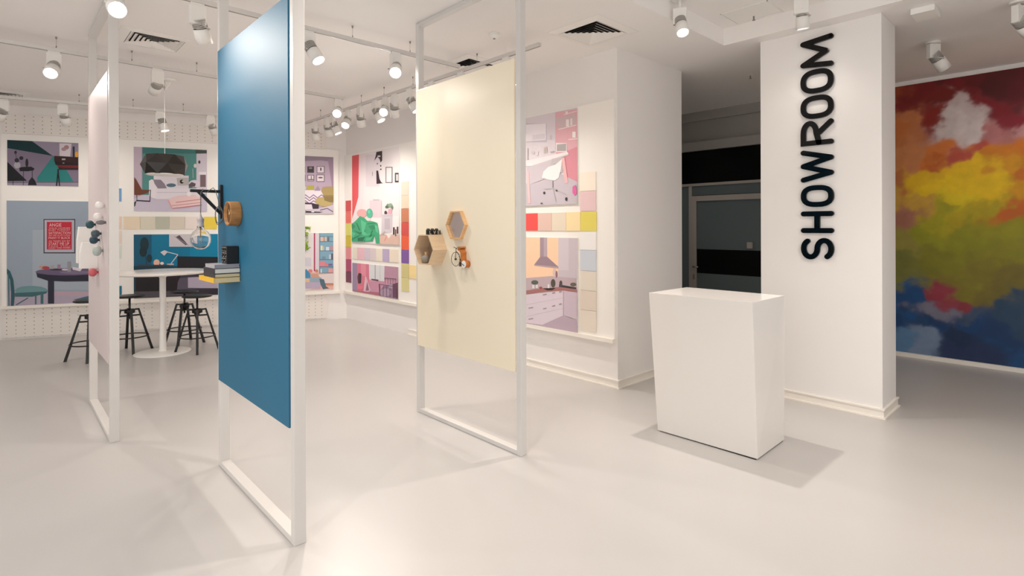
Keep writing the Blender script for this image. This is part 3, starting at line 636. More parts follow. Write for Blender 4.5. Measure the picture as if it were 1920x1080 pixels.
((222,214,224),[(0.001,0.148),(0.709,0.159),(0.709,0.001),(0.001,0.001)]),
((60,50,62),[(0.001,0.194),(0.476,0.198),(0.648,0.185),(0.755,0.16),(0.748,0.079),(0.653,0.085),(0.636,0.164),(0.001,0.165)]),
((200,192,205),[(0.754,0.088),(0.994,0.165),(0.994,0.001),(0.001,0.001),(0.001,0.056)]),
((112,100,128),[(0.773,0.057),(0.892,0.088),(0.888,0.104),(0.769,0.073)]),
((112,100,128),[(0.886,0.089),(0.983,0.029),(0.991,0.044),(0.894,0.103)]),
((60,52,60),[(0.001,0.045),(0.476,0.056),(0.676,0.04),(0.822,0.035),(0.765,0.017),(0.001,0.016)]),
((235,228,236),[(0.542,0.033),(0.54,0.029),(0.534,0.026),(0.524,0.024),(0.515,0.024),(0.506,0.025),(0.5,0.029),(0.497,0.033),(0.5,0.037),(0.506,0.04),(0.515,0.042),(0.525,0.042),(0.534,0.04),(0.54,0.037)]),
((235,228,236),[(0.68,0.034),(0.677,0.031),(0.67,0.028),(0.659,0.026),(0.647,0.026),(0.636,0.027),(0.629,0.03),(0.627,0.034),(0.629,0.037),(0.636,0.04),(0.647,0.042),(0.659,0.042),(0.67,0.041),(0.677,0.038)]),
 ]),
 'P6': ((3.52, 4.51, 0.528, 1.505), [
((226,220,222),[(0.001,0.976),(0.989,0.976),(0.989,0.001),(0.001,0.001)]),
((206,204,214),[(0.001,0.578),(0.626,0.556),(0.625,0.404),(0.001,0.431)]),
((216,210,218),[(0.694,0.976),(0.758,0.976),(0.756,0.28),(0.692,0.283)]),
((176,62,104),[(0.67,0.976),(0.692,0.976),(0.69,0.32),(0.668,0.321)]),
((130,172,196),[(0.758,0.976),(0.989,0.976),(0.989,0.28),(0.756,0.289)]),
((98,140,168),[(0.758,0.976),(0.773,0.976),(0.771,0.288),(0.756,0.289)]),
((88,122,150),[(0.758,0.92),(0.989,0.917),(0.989,0.907),(0.758,0.909)]),
((88,122,150),[(0.757,0.834),(0.989,0.831),(0.989,0.821),(0.757,0.824)]),
((88,122,150),[(0.757,0.676),(0.989,0.671),(0.989,0.66),(0.757,0.666)]),
((88,122,150),[(0.757,0.524),(0.989,0.518),(0.989,0.507),(0.757,0.514)]),
((88,122,150),[(0.756,0.4),(0.989,0.392),(0.989,0.381),(0.756,0.389)]),
((88,122,150),[(0.756,0.294),(0.989,0.285),(0.989,0.275),(0.756,0.284)]),
((222,190,170),[(0.78,0.911),(0.822,0.91),(0.822,0.835),(0.78,0.836)]),
((196,160,140),[(0.825,0.907),(0.848,0.907),(0.848,0.835),(0.825,0.835)]),
((220,200,180),[(0.854,0.913),(0.877,0.913),(0.877,0.834),(0.854,0.835)]),
((110,120,130),[(0.89,0.903),(0.922,0.903),(0.922,0.834),(0.89,0.834)]),
((225,224,180),[(0.779,0.761),(0.813,0.76),(0.811,0.675),(0.779,0.675)]),
((200,190,190),[(0.816,0.75),(0.838,0.749),(0.838,0.674),(0.815,0.675)]),
((206,222,236),[(0.867,0.735),(0.919,0.734),(0.919,0.673),(0.867,0.674)]),
((196,150,160),[(0.935,0.751),(0.981,0.751),(0.981,0.671),(0.935,0.672)]),
((120,150,170),[(0.802,0.572),(0.86,0.571),(0.86,0.527),(0.802,0.528)]),
((190,205,220),[(0.916,0.601),(0.951,0.6),(0.951,0.521),(0.915,0.522)]),
((90,90,100),[(0.955,0.62),(0.981,0.62),(0.981,0.52),(0.955,0.521)]),
((222,140,150),[(0.766,0.493),(0.85,0.491),(0.85,0.399),(0.765,0.401)]),
((226,130,140),[(0.853,0.451),(0.902,0.45),(0.902,0.395),(0.853,0.397)]),
((120,110,160),[(0.908,0.443),(0.974,0.441),(0.974,0.41),(0.908,0.412)]),
((225,225,220),[(0.778,0.356),(0.798,0.356),(0.798,0.291),(0.778,0.292)]),
((228,160,160),[(0.907,0.361),(0.98,0.358),(0.98,0.286),(0.907,0.289)]),
((206,160,140),[(0.625,0.294),(0.989,0.28),(0.989,0.03),(0.624,0.048)]),
((188,120,84),[(0.849,0.106),(0.989,0.099),(0.989,0.078),(0.849,0.085)]),
((226,214,214),[(0.737,0.264),(0.989,0.271),(0.989,0.099),(0.817,0.107)]),
((228,180,170),[(0.001,0.108),(0.989,0.051),(0.989,0.001),(0.001,0.001)]),
((70,140,180),[(0.502,0.34),(0.546,0.364),(0.608,0.286),(0.616,0.209),(0.497,0.205)]),
((220,130,130),[(0.647,0.327),(0.644,0.314),(0.634,0.303),(0.62,0.298),(0.604,0.298),(0.59,0.305),(0.581,0.316),(0.577,0.329),(0.581,0.342),(0.59,0.352),(0.604,0.358),(0.62,0.357),(0.634,0.351),(0.644,0.34)]),
((190,140,110),[(0.74,0.324),(0.738,0.312),(0.73,0.303),(0.72,0.298),(0.709,0.298),(0.698,0.304),(0.691,0.313),(0.689,0.325),(0.691,0.337),(0.698,0.346),(0.709,0.351),(0.72,0.351),(0.73,0.345),(0.738,0.335)]),
((236,180,170),[(0.608,0.303),(0.756,0.297),(0.756,0.277),(0.608,0.282)]),
((226,190,140),[(0.001,0.227),(0.497,0.188),(0.608,0.175),(0.608,0.13),(0.001,0.17)]),
((150,170,186),[(0.601,0.218),(0.785,0.211),(0.817,0.159),(0.753,0.11),(0.6,0.133)]),
((186,172,196),[(0.001,0.17),(0.776,0.126),(0.776,0.015),(0.001,0.064)]),
((84,108,124),[(0.756,0.187),(0.833,0.175),(0.865,0.054),(0.917,0.017),(0.817,0.005),(0.776,0.092)]),
((214,206,206),[(0.001,0.064),(0.656,0.021),(0.577,0.001),(0.001,0.001)]),
 ]),
 'R1': ((-8.71, -7.19, 1.335, 2.83), [
((236,230,232),[(0.001,1.494),(1.519,1.494),(1.519,0.001),(0.001,0.001)]),
((226,216,222),[(0.481,1.467),(0.933,1.423),(0.93,0.913),(0.478,0.938)]),
((228,92,98),[(0.001,1.494),(0.251,1.494),(0.247,0.816),(0.142,0.64),(0.001,0.415),(0.001,0.417)]),
((240,226,230),[(0.251,1.49),(0.481,1.485),(0.366,0.5),(0.217,0.548)]),
((62,48,54),[(0.832,1.476),(1.016,1.474),(1.015,1.322),(0.965,1.292),(0.932,1.355),(0.865,1.395),(0.797,1.359),(0.762,1.336),(0.814,1.417)]),
((228,220,222),[(0.966,1.394),(0.961,1.389),(0.947,1.385),(0.927,1.385),(0.904,1.387),(0.884,1.391),(0.87,1.397),(0.865,1.404),(0.87,1.409),(0.884,1.413),(0.905,1.413),(0.927,1.411),(0.947,1.407),(0.961,1.4)]),
((70,55,60),[(0.881,1.283),(0.88,1.278),(0.875,1.274),(0.868,1.272),(0.861,1.273),(0.854,1.276),(0.849,1.28),(0.847,1.286),(0.849,1.291),(0.854,1.295),(0.861,1.296),(0.868,1.296),(0.875,1.293),(0.88,1.288)]),
((60,50,55),[(0.987,1.24),(0.985,1.233),(0.98,1.227),(0.974,1.224),(0.966,1.225),(0.96,1.229),(0.955,1.235),(0.953,1.243),(0.955,1.25),(0.96,1.255),(0.966,1.258),(0.974,1.257),(0.98,1.254),(0.985,1.247)]),
((80,65,70),[(1.0,1.184),(0.997,1.179),(0.99,1.175),(0.979,1.174),(0.967,1.175),(0.956,1.178),(0.949,1.183),(0.946,1.188),(0.949,1.193),(0.956,1.197),(0.967,1.198),(0.979,1.197),(0.99,1.194),(0.997,1.189)]),
((62,46,54),[(0.83,1.176),(0.889,1.171),(0.93,1.041),(0.98,0.982),(1.038,0.962),(0.837,0.961)]),
((120,110,115),[(0.702,1.168),(0.702,1.099),(0.716,1.098),(0.716,1.167)]),
((112,104,108),[(1.121,1.212),(1.328,1.195),(1.327,0.948),(1.12,0.961)]),
((232,228,230),[(1.145,1.197),(1.305,1.184),(1.303,0.962),(1.144,0.972)]),
((70,66,70),[(1.398,1.099),(1.505,1.091),(1.504,0.946),(1.397,0.952)]),
((205,205,206),[(1.431,1.072),(1.496,1.068),(1.495,0.971),(1.431,0.975)]),
((222,204,212),[(0.619,0.704),(0.995,0.69),(0.992,0.149),(0.615,0.145)]),
((196,180,190),[(0.724,0.717),(0.928,0.709),(0.928,0.684),(0.724,0.691)]),
((246,240,240),[(0.216,0.457),(1.519,0.436),(1.519,0.153),(0.214,0.142)]),
((226,210,218),[(0.619,0.704),(0.995,0.69),(0.993,0.419),(0.617,0.425)]),
((120,150,120),[(1.238,0.598),(1.233,0.584),(1.22,0.572),(1.201,0.567),(1.179,0.567),(1.16,0.574),(1.146,0.586),(1.142,0.601),(1.147,0.615),(1.16,0.626),(1.18,0.632),(1.201,0.631),(1.22,0.624),(1.233,0.612)]),
((150,170,150),[(1.333,0.603),(1.326,0.589),(1.309,0.578),(1.284,0.572),(1.255,0.573),(1.23,0.58),(1.212,0.592),(1.206,0.607),(1.213,0.621),(1.23,0.632),(1.256,0.638),(1.284,0.637),(1.309,0.63),(1.326,0.618)]),
((90,110,95),[(1.206,0.582),(1.201,0.573),(1.188,0.566),(1.168,0.563),(1.147,0.563),(1.128,0.568),(1.114,0.576),(1.109,0.585),(1.114,0.594),(1.128,0.601),(1.147,0.604),(1.169,0.604),(1.188,0.599),(1.201,0.591)]),
((120,140,115),[(1.354,0.57),(1.35,0.556),(1.34,0.544),(1.325,0.538),(1.308,0.539),(1.293,0.546),(1.283,0.557),(1.279,0.572),(1.283,0.586),(1.293,0.597),(1.309,0.603),(1.325,0.603),(1.34,0.596),(1.351,0.584)]),
((226,170,186),[(1.206,0.549),(1.317,0.554),(1.3,0.448),(1.189,0.45)]),
((80,60,70),[(1.167,0.492),(1.163,0.477),(1.151,0.466),(1.134,0.46),(1.115,0.46),(1.098,0.467),(1.087,0.479),(1.083,0.493),(1.087,0.508),(1.099,0.519),(1.116,0.525),(1.135,0.525),(1.151,0.518),(1.163,0.506)]),
((214,206,214),[(1.01,0.47),(1.332,0.472),(1.315,0.184),(0.992,0.165)]),
((190,182,192),[(1.06,0.44),(1.301,0.444),(1.3,0.451),(1.059,0.447)]),
((198,188,198),[(1.092,0.401),(1.253,0.399),(1.252,0.233),(1.091,0.233)]),
((226,192,178),[(0.925,0.14),(1.519,0.153),(1.519,0.001),(0.924,0.001)]),
((232,150,150),[(1.105,0.046),(1.186,0.147),(1.157,0.153),(1.075,0.052)]),
((242,236,230),[(1.139,0.15),(1.204,0.175),(1.299,0.143),(1.219,0.092)]),
((82,44,52),[(1.346,0.266),(1.393,0.266),(1.392,0.152),(1.346,0.152)]),
((120,60,60),[(1.408,0.234),(1.439,0.234),(1.438,0.128),(1.408,0.128)]),
((90,60,66),[(1.455,0.274),(1.5,0.274),(1.5,0.169),(1.454,0.169)]),
((200,180,176),[(0.974,0.122),(1.138,0.19),(1.108,0.21),(0.943,0.141)]),
((236,176,176),[(0.547,0.496),(0.529,0.466),(0.479,0.442),(0.406,0.429),(0.324,0.431),(0.25,0.446),(0.198,0.472),(0.179,0.503),(0.198,0.534),(0.25,0.558),(0.325,0.57),(0.407,0.568),(0.479,0.552),(0.529,0.527)]),
((240,225,220),[(0.652,0.398),(0.642,0.383),(0.612,0.371),(0.57,0.365),(0.522,0.365),(0.479,0.373),(0.449,0.385),(0.438,0.401),(0.449,0.416),(0.479,0.428),(0.522,0.434),(0.57,0.433),(0.613,0.426),(0.642,0.413)]),
((88,190,158),[(0.723,0.492),(0.712,0.459),(0.683,0.432),(0.641,0.418),(0.594,0.418),(0.551,0.434),(0.521,0.462),(0.511,0.497),(0.522,0.531),(0.552,0.557),(0.594,0.572),(0.642,0.57),(0.684,0.554),(0.712,0.526)]),
((120,208,178),[(0.644,0.52),(0.64,0.507),(0.627,0.497),(0.61,0.492),(0.59,0.492),(0.572,0.498),(0.56,0.509),(0.556,0.522),(0.56,0.535),(0.573,0.545),(0.59,0.55),(0.61,0.55),(0.628,0.544),(0.64,0.533)]),
((66,172,126),[(0.001,0.324),(0.14,0.377),(0.291,0.456),(0.438,0.427),(0.546,0.373),(0.722,0.363),(0.876,0.335),(0.925,0.182),(0.941,0.012),(0.823,0.01),(0.772,0.147),(0.72,0.043),(0.363,0.019),(0.001,0.019)]),
((44,128,92),[(0.043,0.223),(0.29,0.179),(0.545,0.224),(0.289,0.143)]),
((40,118,86),[(0.214,0.088),(0.472,0.109),(0.399,0.037),(0.214,0.034)]),
((96,200,152),[(0.328,0.393),(0.51,0.338),(0.437,0.197),(0.58,0.128),(0.363,0.143)]),
((44,128,92),[(0.547,0.314),(0.826,0.329),(0.823,0.342),(0.544,0.327)]),
((44,128,92),[(0.707,0.219),(0.601,0.096),(0.63,0.09),(0.735,0.212)]),
((52,146,104),[(0.001,0.342),(0.14,0.287),(0.063,0.232),(0.001,0.26)]),
((96,196,150),[(0.001,0.195),(0.139,0.16),(0.062,0.086),(0.001,0.121)]),
((52,146,104),[(0.581,0.285),(0.756,0.31),(0.858,0.25),(0.686,0.224)]),
((100,200,156),[(0.79,0.302),(0.892,0.284),(0.908,0.165),(0.824,0.199)]),
((40,116,84),[(0.166,0.338),(0.278,0.212),(0.302,0.217),(0.19,0.343)]),
((96,196,150),[(0.367,0.11),(0.655,0.157),(0.647,0.17),(0.359,0.123)]),
((40,116,84),[(0.442,0.034),(0.727,0.142),(0.714,0.15),(0.429,0.042)]),
((46,132,94),[(0.001,0.052),(0.294,0.129),(0.284,0.139),(0.001,0.062)]),
((92,192,146),[(0.508,0.092),(0.72,0.112),(0.668,0.05),(0.472,0.038)]),
 ]),
 'R2': ((-8.712, -7.23, 0.505, 0.995), [
((214,160,182),[(0.001,0.489),(1.481,0.489),(1.481,0.001),(0.001,0.001)]),
((160,140,172),[(0.001,0.489),(0.176,0.489),(0.171,0.001),(0.001,0.001)]),
((222,128,152),[(0.176,0.489),(0.577,0.489),(0.59,0.03),(0.173,0.011)]),
((232,150,168),[(0.308,0.489),(0.477,0.489),(0.476,0.281),(0.306,0.304)]),
((206,150,176),[(0.591,0.208),(1.08,0.242),(1.078,0.025),(0.59,0.001)]),
((222,224,228),[(0.583,0.489),(1.081,0.489),(1.068,0.242),(0.591,0.243)]),
((170,168,176),[(0.774,0.489),(0.772,0.253),(0.798,0.254),(0.8,0.489)]),
((196,196,200),[(0.937,0.489),(0.936,0.248),(0.948,0.249),(0.95,0.489)]),
((96,72,84),[(0.657,0.258),(0.895,0.258),(0.88,0.231),(0.673,0.238)]),
((192,150,172),[(1.081,0.489),(1.481,0.489),(1.481,0.268),(1.08,0.274)]),
((176,110,128),[(0.016,0.014),(0.91,0.057),(0.956,0.001),(0.016,0.001)]),
((60,54,62),[(0.231,0.327),(0.327,0.321),(0.316,0.163),(0.236,0.146)]),
((110,60,70),[(0.185,0.263),(0.231,0.322),(0.243,0.146),(0.202,0.155)]),
((228,190,206),[(0.496,0.283),(0.639,0.066),(0.59,0.038),(0.407,0.03)]),
((150,110,130),[(0.525,0.203),(0.59,0.062),(0.474,0.044)]),
((236,200,210),[(0.462,0.281),(0.4,0.039),(0.427,0.039),(0.489,0.281)]),
((150,120,148),[(0.91,0.073),(1.079,0.18),(1.317,0.214),(1.481,0.18),(1.481,0.001),(0.956,0.001)]),
((176,152,176),[(1.287,0.089),(1.269,0.061),(1.22,0.035),(1.149,0.017),(1.068,0.01),(0.995,0.015),(0.944,0.032),(0.925,0.058),(0.944,0.087),(0.995,0.113),(1.069,0.131),(1.149,0.138),(1.221,0.131),(1.27,0.114)]),
((112,76,98),[(1.331,0.222),(1.481,0.256),(1.481,0.268),(1.481,0.017),(1.344,0.018)]),
((180,160,180),[(1.214,0.229),(1.317,0.236),(1.316,0.153),(1.214,0.144)]),
((100,76,96),[(0.909,0.187),(1.43,0.181),(1.433,0.188),(0.912,0.195)]),
((100,76,96),[(1.079,0.293),(1.432,0.301),(1.433,0.309),(1.081,0.301)]),
((100,76,96),[(0.903,0.19),(0.933,0.011),(0.948,0.013),(0.918,0.192)]),
((236,130,150),[(0.219,0.123),(0.391,0.111),(0.356,0.059),(0.201,0.055)]),
((96,72,92),[(0.935,0.177),(0.934,0.012),(0.947,0.013),(0.948,0.178)]),
((96,72,92),[(1.04,0.173),(1.039,0.009),(1.051,0.01),(1.052,0.173)]),
((96,72,92),[(1.142,0.168),(1.141,0.006),(1.153,0.007),(1.154,0.169)]),
((96,72,92),[(1.243,0.164),(1.242,0.003),(1.254,0.004),(1.255,0.164)]),
((96,72,92),[(1.342,0.159),(1.341,0.001),(1.353,0.001),(1.354,0.16)]),
((96,72,92),[(1.44,0.155),(1.439,0.001),(1.45,0.001),(1.451,0.156)]),
((110,84,104),[(1.106,0.299),(1.105,0.205),(1.114,0.206),(1.115,0.299)]),
((110,84,104),[(1.183,0.301),(1.183,0.211),(1.192,0.212),(1.192,0.301)]),
((110,84,104),[(1.26,0.303),(1.26,0.217),(1.269,0.218),(1.269,0.303)]),
((110,84,104),[(1.336,0.305),(1.336,0.223),(1.344,0.223),(1.345,0.305)]),
((110,84,104),[(1.411,0.307),(1.41,0.228),(1.419,0.229),(1.419,0.307)]),
 ]),
 'K1': ((-4.7, -3.694, 1.84, 2.85), [
((220,210,218),[(0.001,1.009),(1.005,1.009),(1.005,0.001),(0.001,0.001)]),
((226,217,224),[(0.001,0.852),(0.7,0.693),(0.699,0.461),(0.001,0.581)]),
((200,192,202),[(0.242,0.948),(0.57,0.902),(0.569,0.695),(0.242,0.733)]),
((238,230,238),[(0.242,0.935),(0.556,0.904),(0.555,0.721),(0.242,0.741)]),
((222,214,224),[(0.347,0.802),(0.541,0.791),(0.541,0.738),(0.347,0.745)]),
((206,196,204),[(0.649,0.738),(0.648,0.726),(0.643,0.717),(0.637,0.712),(0.63,0.713),(0.624,0.719),(0.619,0.729),(0.618,0.742),(0.619,0.754),(0.624,0.764),(0.63,0.768),(0.637,0.768),(0.644,0.761),(0.648,0.751)]),
((226,176,186),[(0.698,1.003),(1.005,0.993),(1.005,0.182),(0.868,0.244),(0.696,0.578)]),
((220,148,162),[(0.802,0.554),(1.005,0.6),(1.005,0.182),(0.818,0.285)]),
((210,188,192),[(0.704,0.938),(0.994,0.945),(0.993,0.833),(0.726,0.825)]),
((244,228,230),[(0.745,0.809),(0.995,0.822),(0.992,0.831),(0.742,0.818)]),
((244,232,232),[(0.851,0.906),(0.894,0.9),(0.894,0.824),(0.85,0.83)]),
((240,226,228),[(0.912,0.907),(0.94,0.903),(0.94,0.83),(0.912,0.834)]),
((244,228,230),[(0.884,0.682),(1.005,0.676),(1.005,0.686),(0.883,0.692)]),
((246,236,236),[(0.94,0.763),(0.985,0.757),(0.985,0.695),(0.939,0.7)]),
((238,214,218),[(0.823,0.954),(1.005,0.967),(1.005,0.977),(0.819,0.964)]),
((242,228,230),[(0.846,0.993),(0.879,0.988),(0.879,0.955),(0.846,0.96)]),
((238,232,232),[(0.707,0.672),(0.863,0.654),(0.863,0.558),(0.706,0.574)]),
((176,170,172),[(0.721,0.652),(0.853,0.648),(0.853,0.569),(0.72,0.58)]),
((200,192,201),[(0.001,0.31),(0.316,0.245),(0.784,0.326),(1.005,0.231),(1.005,0.001),(0.001,0.001)]),
((206,197,205),[(0.26,0.446),(0.629,0.493),(0.802,0.503),(0.801,0.35),(0.316,0.245),(0.259,0.249)]),
((238,230,233),[(0.001,0.581),(0.26,0.52),(0.869,0.56),(0.889,0.535),(0.317,0.452),(0.001,0.491)]),
((206,200,206),[(0.317,0.452),(0.889,0.535),(0.886,0.52),(0.327,0.435)]),
((178,174,180),[(0.268,0.662),(0.28,0.661),(0.279,0.525),(0.268,0.527)]),
((214,206,212),[(0.382,0.596),(0.379,0.589),(0.372,0.583),(0.361,0.58),(0.35,0.581),(0.339,0.586),(0.332,0.593),(0.329,0.602),(0.332,0.61),(0.339,0.616),(0.35,0.618),(0.362,0.617),(0.372,0.612),(0.379,0.605)]),
((220,212,216),[(0.403,0.608),(0.44,0.604),(0.44,0.564),(0.402,0.568)]),
((206,190,186),[(0.558,0.644),(0.576,0.642),(0.576,0.574),(0.558,0.576)]),
((210,200,196),[(0.522,0.64),(0.544,0.638),(0.544,0.575),(0.522,0.577)]),
((190,180,190),[(0.621,0.585),(0.682,0.589),(0.673,0.572),(0.629,0.571)]),
((236,186,188),[(0.789,0.502),(0.838,0.225),(0.881,0.227),(0.832,0.502)]),
((240,196,198),[(0.256,0.391),(0.281,0.03),(0.319,0.03),(0.294,0.389)]),
((196,190,194),[(0.629,0.441),(0.656,0.504),(0.802,0.503),(0.785,0.454)]),
((240,236,238),[(0.499,0.307),(0.521,0.372),(0.593,0.418),(0.699,0.435),(0.802,0.49),(0.781,0.377),(0.75,0.29),(0.698,0.265),(0.61,0.276)]),
((140,136,142),[(0.656,0.264),(0.656,0.18),(0.67,0.179),(0.67,0.263)]),
((190,186,192),[(0.53,0.175),(0.664,0.177),(0.662,0.187),(0.529,0.185)]),
((190,186,192),[(0.66,0.178),(0.852,0.102),(0.857,0.11),(0.666,0.186)]),
((190,186,192),[(0.658,0.181),(0.701,0.035),(0.711,0.036),(0.668,0.183)]),
((70,66,72),[(0.551,0.135),(0.549,0.129),(0.545,0.123),(0.538,0.121),(0.531,0.121),(0.525,0.124),(0.52,0.13),(0.518,0.137),(0.52,0.144),(0.525,0.149),(0.531,0.152),(0.538,0.151),(0.545,0.148),(0.549,0.142)]),
((70,66,72),[(0.874,0.054),(0.872,0.046),(0.868,0.039),(0.861,0.035),(0.854,0.036),(0.847,0.04),(0.842,0.047),(0.841,0.056),(0.842,0.065),(0.847,0.071),(0.854,0.075),(0.861,0.075),(0.868,0.071),(0.872,0.063)]),
((90,86,92),[(0.734,0.152),(0.733,0.148),(0.728,0.145),(0.722,0.143),(0.715,0.143),(0.709,0.146),(0.705,0.149),(0.703,0.154),(0.705,0.158),(0.709,0.162),(0.715,0.163),(0.722,0.163),(0.728,0.161),(0.733,0.157)]),
((100,96,100),[(0.512,0.021),(0.511,0.018),(0.506,0.015),(0.498,0.014),(0.49,0.014),(0.483,0.016),(0.478,0.019),(0.476,0.022),(0.478,0.026),(0.483,0.028),(0.49,0.03),(0.498,0.029),(0.506,0.028),(0.511,0.025)]),
((226,110,170),[(0.947,0.183),(0.991,0.199),(1.005,0.111),(0.974,0.085),(0.944,0.121)]),
 ]),
 'K2': ((-4.7, -3.7, 0.49, 1.482), [
((252,214,182),[(0.001,0.991),(0.734,0.991),(0.732,0.536),(0.001,0.441)]),
((206,196,206),[(0.734,0.991),(0.999,0.991),(0.999,0.56),(0.732,0.536)]),
((214,204,214),[(0.734,0.991),(0.883,0.991),(0.881,0.648),(0.732,0.639)]),
((170,150,162),[(0.46,0.991),(0.569,0.991),(0.568,0.772),(0.459,0.767)]),
((190,172,182),[(0.518,0.991),(0.569,0.991),(0.568,0.772),(0.517,0.77)]),
((160,138,150),[(0.369,0.683),(0.463,0.776),(0.564,0.782),(0.736,0.675),(0.736,0.657),(0.369,0.67)]),
((190,168,176),[(0.369,0.683),(0.736,0.675),(0.736,0.657),(0.369,0.67)]),
((196,178,186),[(0.001,0.493),(0.624,0.568),(0.987,0.569),(0.999,0.437),(0.001,0.32)]),
((222,196,190),[(0.701,0.612),(0.699,0.591),(0.692,0.575),(0.682,0.565),(0.671,0.565),(0.661,0.573),(0.655,0.589),(0.652,0.609),(0.655,0.629),(0.662,0.646),(0.671,0.655),(0.682,0.656),(0.692,0.648),(0.699,0.632)]),
((150,118,128),[(0.724,0.594),(0.722,0.577),(0.718,0.563),(0.711,0.555),(0.704,0.555),(0.698,0.562),(0.694,0.575),(0.692,0.592),(0.694,0.609),(0.698,0.622),(0.705,0.63),(0.712,0.631),(0.718,0.624),(0.722,0.61)]),
((172,120,118),[(0.001,0.335),(0.387,0.406),(0.797,0.467),(0.999,0.449),(0.999,0.417),(0.813,0.428),(0.461,0.375),(0.001,0.29)]),
((70,70,72),[(0.745,0.486),(0.987,0.473),(0.987,0.454),(0.745,0.46)]),
((92,86,80),[(0.694,0.495),(0.69,0.475),(0.68,0.458),(0.666,0.448),(0.651,0.446),(0.637,0.454),(0.627,0.47),(0.624,0.49),(0.627,0.511),(0.637,0.528),(0.651,0.538),(0.667,0.539),(0.681,0.531),(0.69,0.515)]),
((90,80,84),[(0.793,0.5),(0.791,0.485),(0.785,0.473),(0.776,0.466),(0.766,0.465),(0.757,0.471),(0.751,0.482),(0.749,0.497),(0.751,0.511),(0.757,0.523),(0.766,0.53),(0.776,0.531),(0.785,0.525),(0.791,0.514)]),
((110,104,90),[(0.989,0.504),(0.984,0.495),(0.973,0.488),(0.956,0.482),(0.937,0.481),(0.92,0.483),(0.908,0.49),(0.904,0.498),(0.908,0.507),(0.92,0.515),(0.937,0.52),(0.956,0.521),(0.973,0.519),(0.984,0.513)]),
((90,104,92),[(0.434,0.487),(0.428,0.476),(0.413,0.466),(0.39,0.46),(0.365,0.458),(0.342,0.461),(0.327,0.469),(0.321,0.479),(0.327,0.49),(0.343,0.499),(0.365,0.505),(0.39,0.507),(0.413,0.504),(0.428,0.497)]),
((232,226,230),[(0.34,0.453),(0.372,0.455),(0.372,0.413),(0.34,0.41)]),
((230,224,228),[(0.396,0.457),(0.428,0.46),(0.428,0.422),(0.396,0.42)]),
((226,226,232),[(0.579,0.476),(0.606,0.478),(0.606,0.423),(0.579,0.421)]),
((176,84,76),[(0.498,0.431),(0.495,0.425),(0.488,0.419),(0.478,0.416),(0.466,0.415),(0.456,0.417),(0.449,0.421),(0.446,0.426),(0.449,0.432),(0.456,0.438),(0.466,0.441),(0.478,0.442),(0.488,0.44),(0.495,0.436)]),
((60,56,58),[(0.501,0.426),(0.697,0.444),(0.641,0.416),(0.57,0.41)]),
((222,210,222),[(0.001,0.29),(0.461,0.369),(0.81,0.425),(0.809,0.16),(0.496,0.018),(0.001,0.001)]),
((196,182,196),[(0.253,0.216),(0.81,0.347),(0.809,0.35),(0.252,0.22)]),
((196,182,196),[(0.253,0.08),(0.81,0.235),(0.809,0.238),(0.252,0.084)]),
((208,192,206),[(0.81,0.425),(0.999,0.422),(0.999,0.141),(0.809,0.16)]),
((150,130,144),[(0.807,0.427),(0.805,0.16),(0.812,0.16),(0.813,0.428)]),
((190,172,188),[(0.496,0.018),(0.809,0.16),(0.999,0.129),(0.999,0.001),(0.001,0.001),(0.001,0.001)]),
((158,146,156),[(0.281,0.175),(0.357,0.192),(0.355,0.203),(0.278,0.185)]),
((158,146,156),[(0.28,0.049),(0.357,0.067),(0.354,0.078),(0.278,0.059)]),
((158,146,156),[(0.508,0.347),(0.568,0.361),(0.565,0.371),(0.505,0.357)]),
((158,146,156),[(0.513,0.192),(0.564,0.206),(0.56,0.216),(0.51,0.202)]),
((158,146,156),[(0.65,0.378),(0.695,0.391),(0.692,0.401),(0.646,0.388)]),
((158,146,156),[(0.649,0.236),(0.695,0.25),(0.691,0.26),(0.645,0.246)]),
((158,146,156),[(0.751,0.4),(0.79,0.412),(0.786,0.421),(0.747,0.409)]),
((158,146,156),[(0.75,0.266),(0.789,0.279),(0.785,0.289),(0.746,0.276)]),
 ]),
}

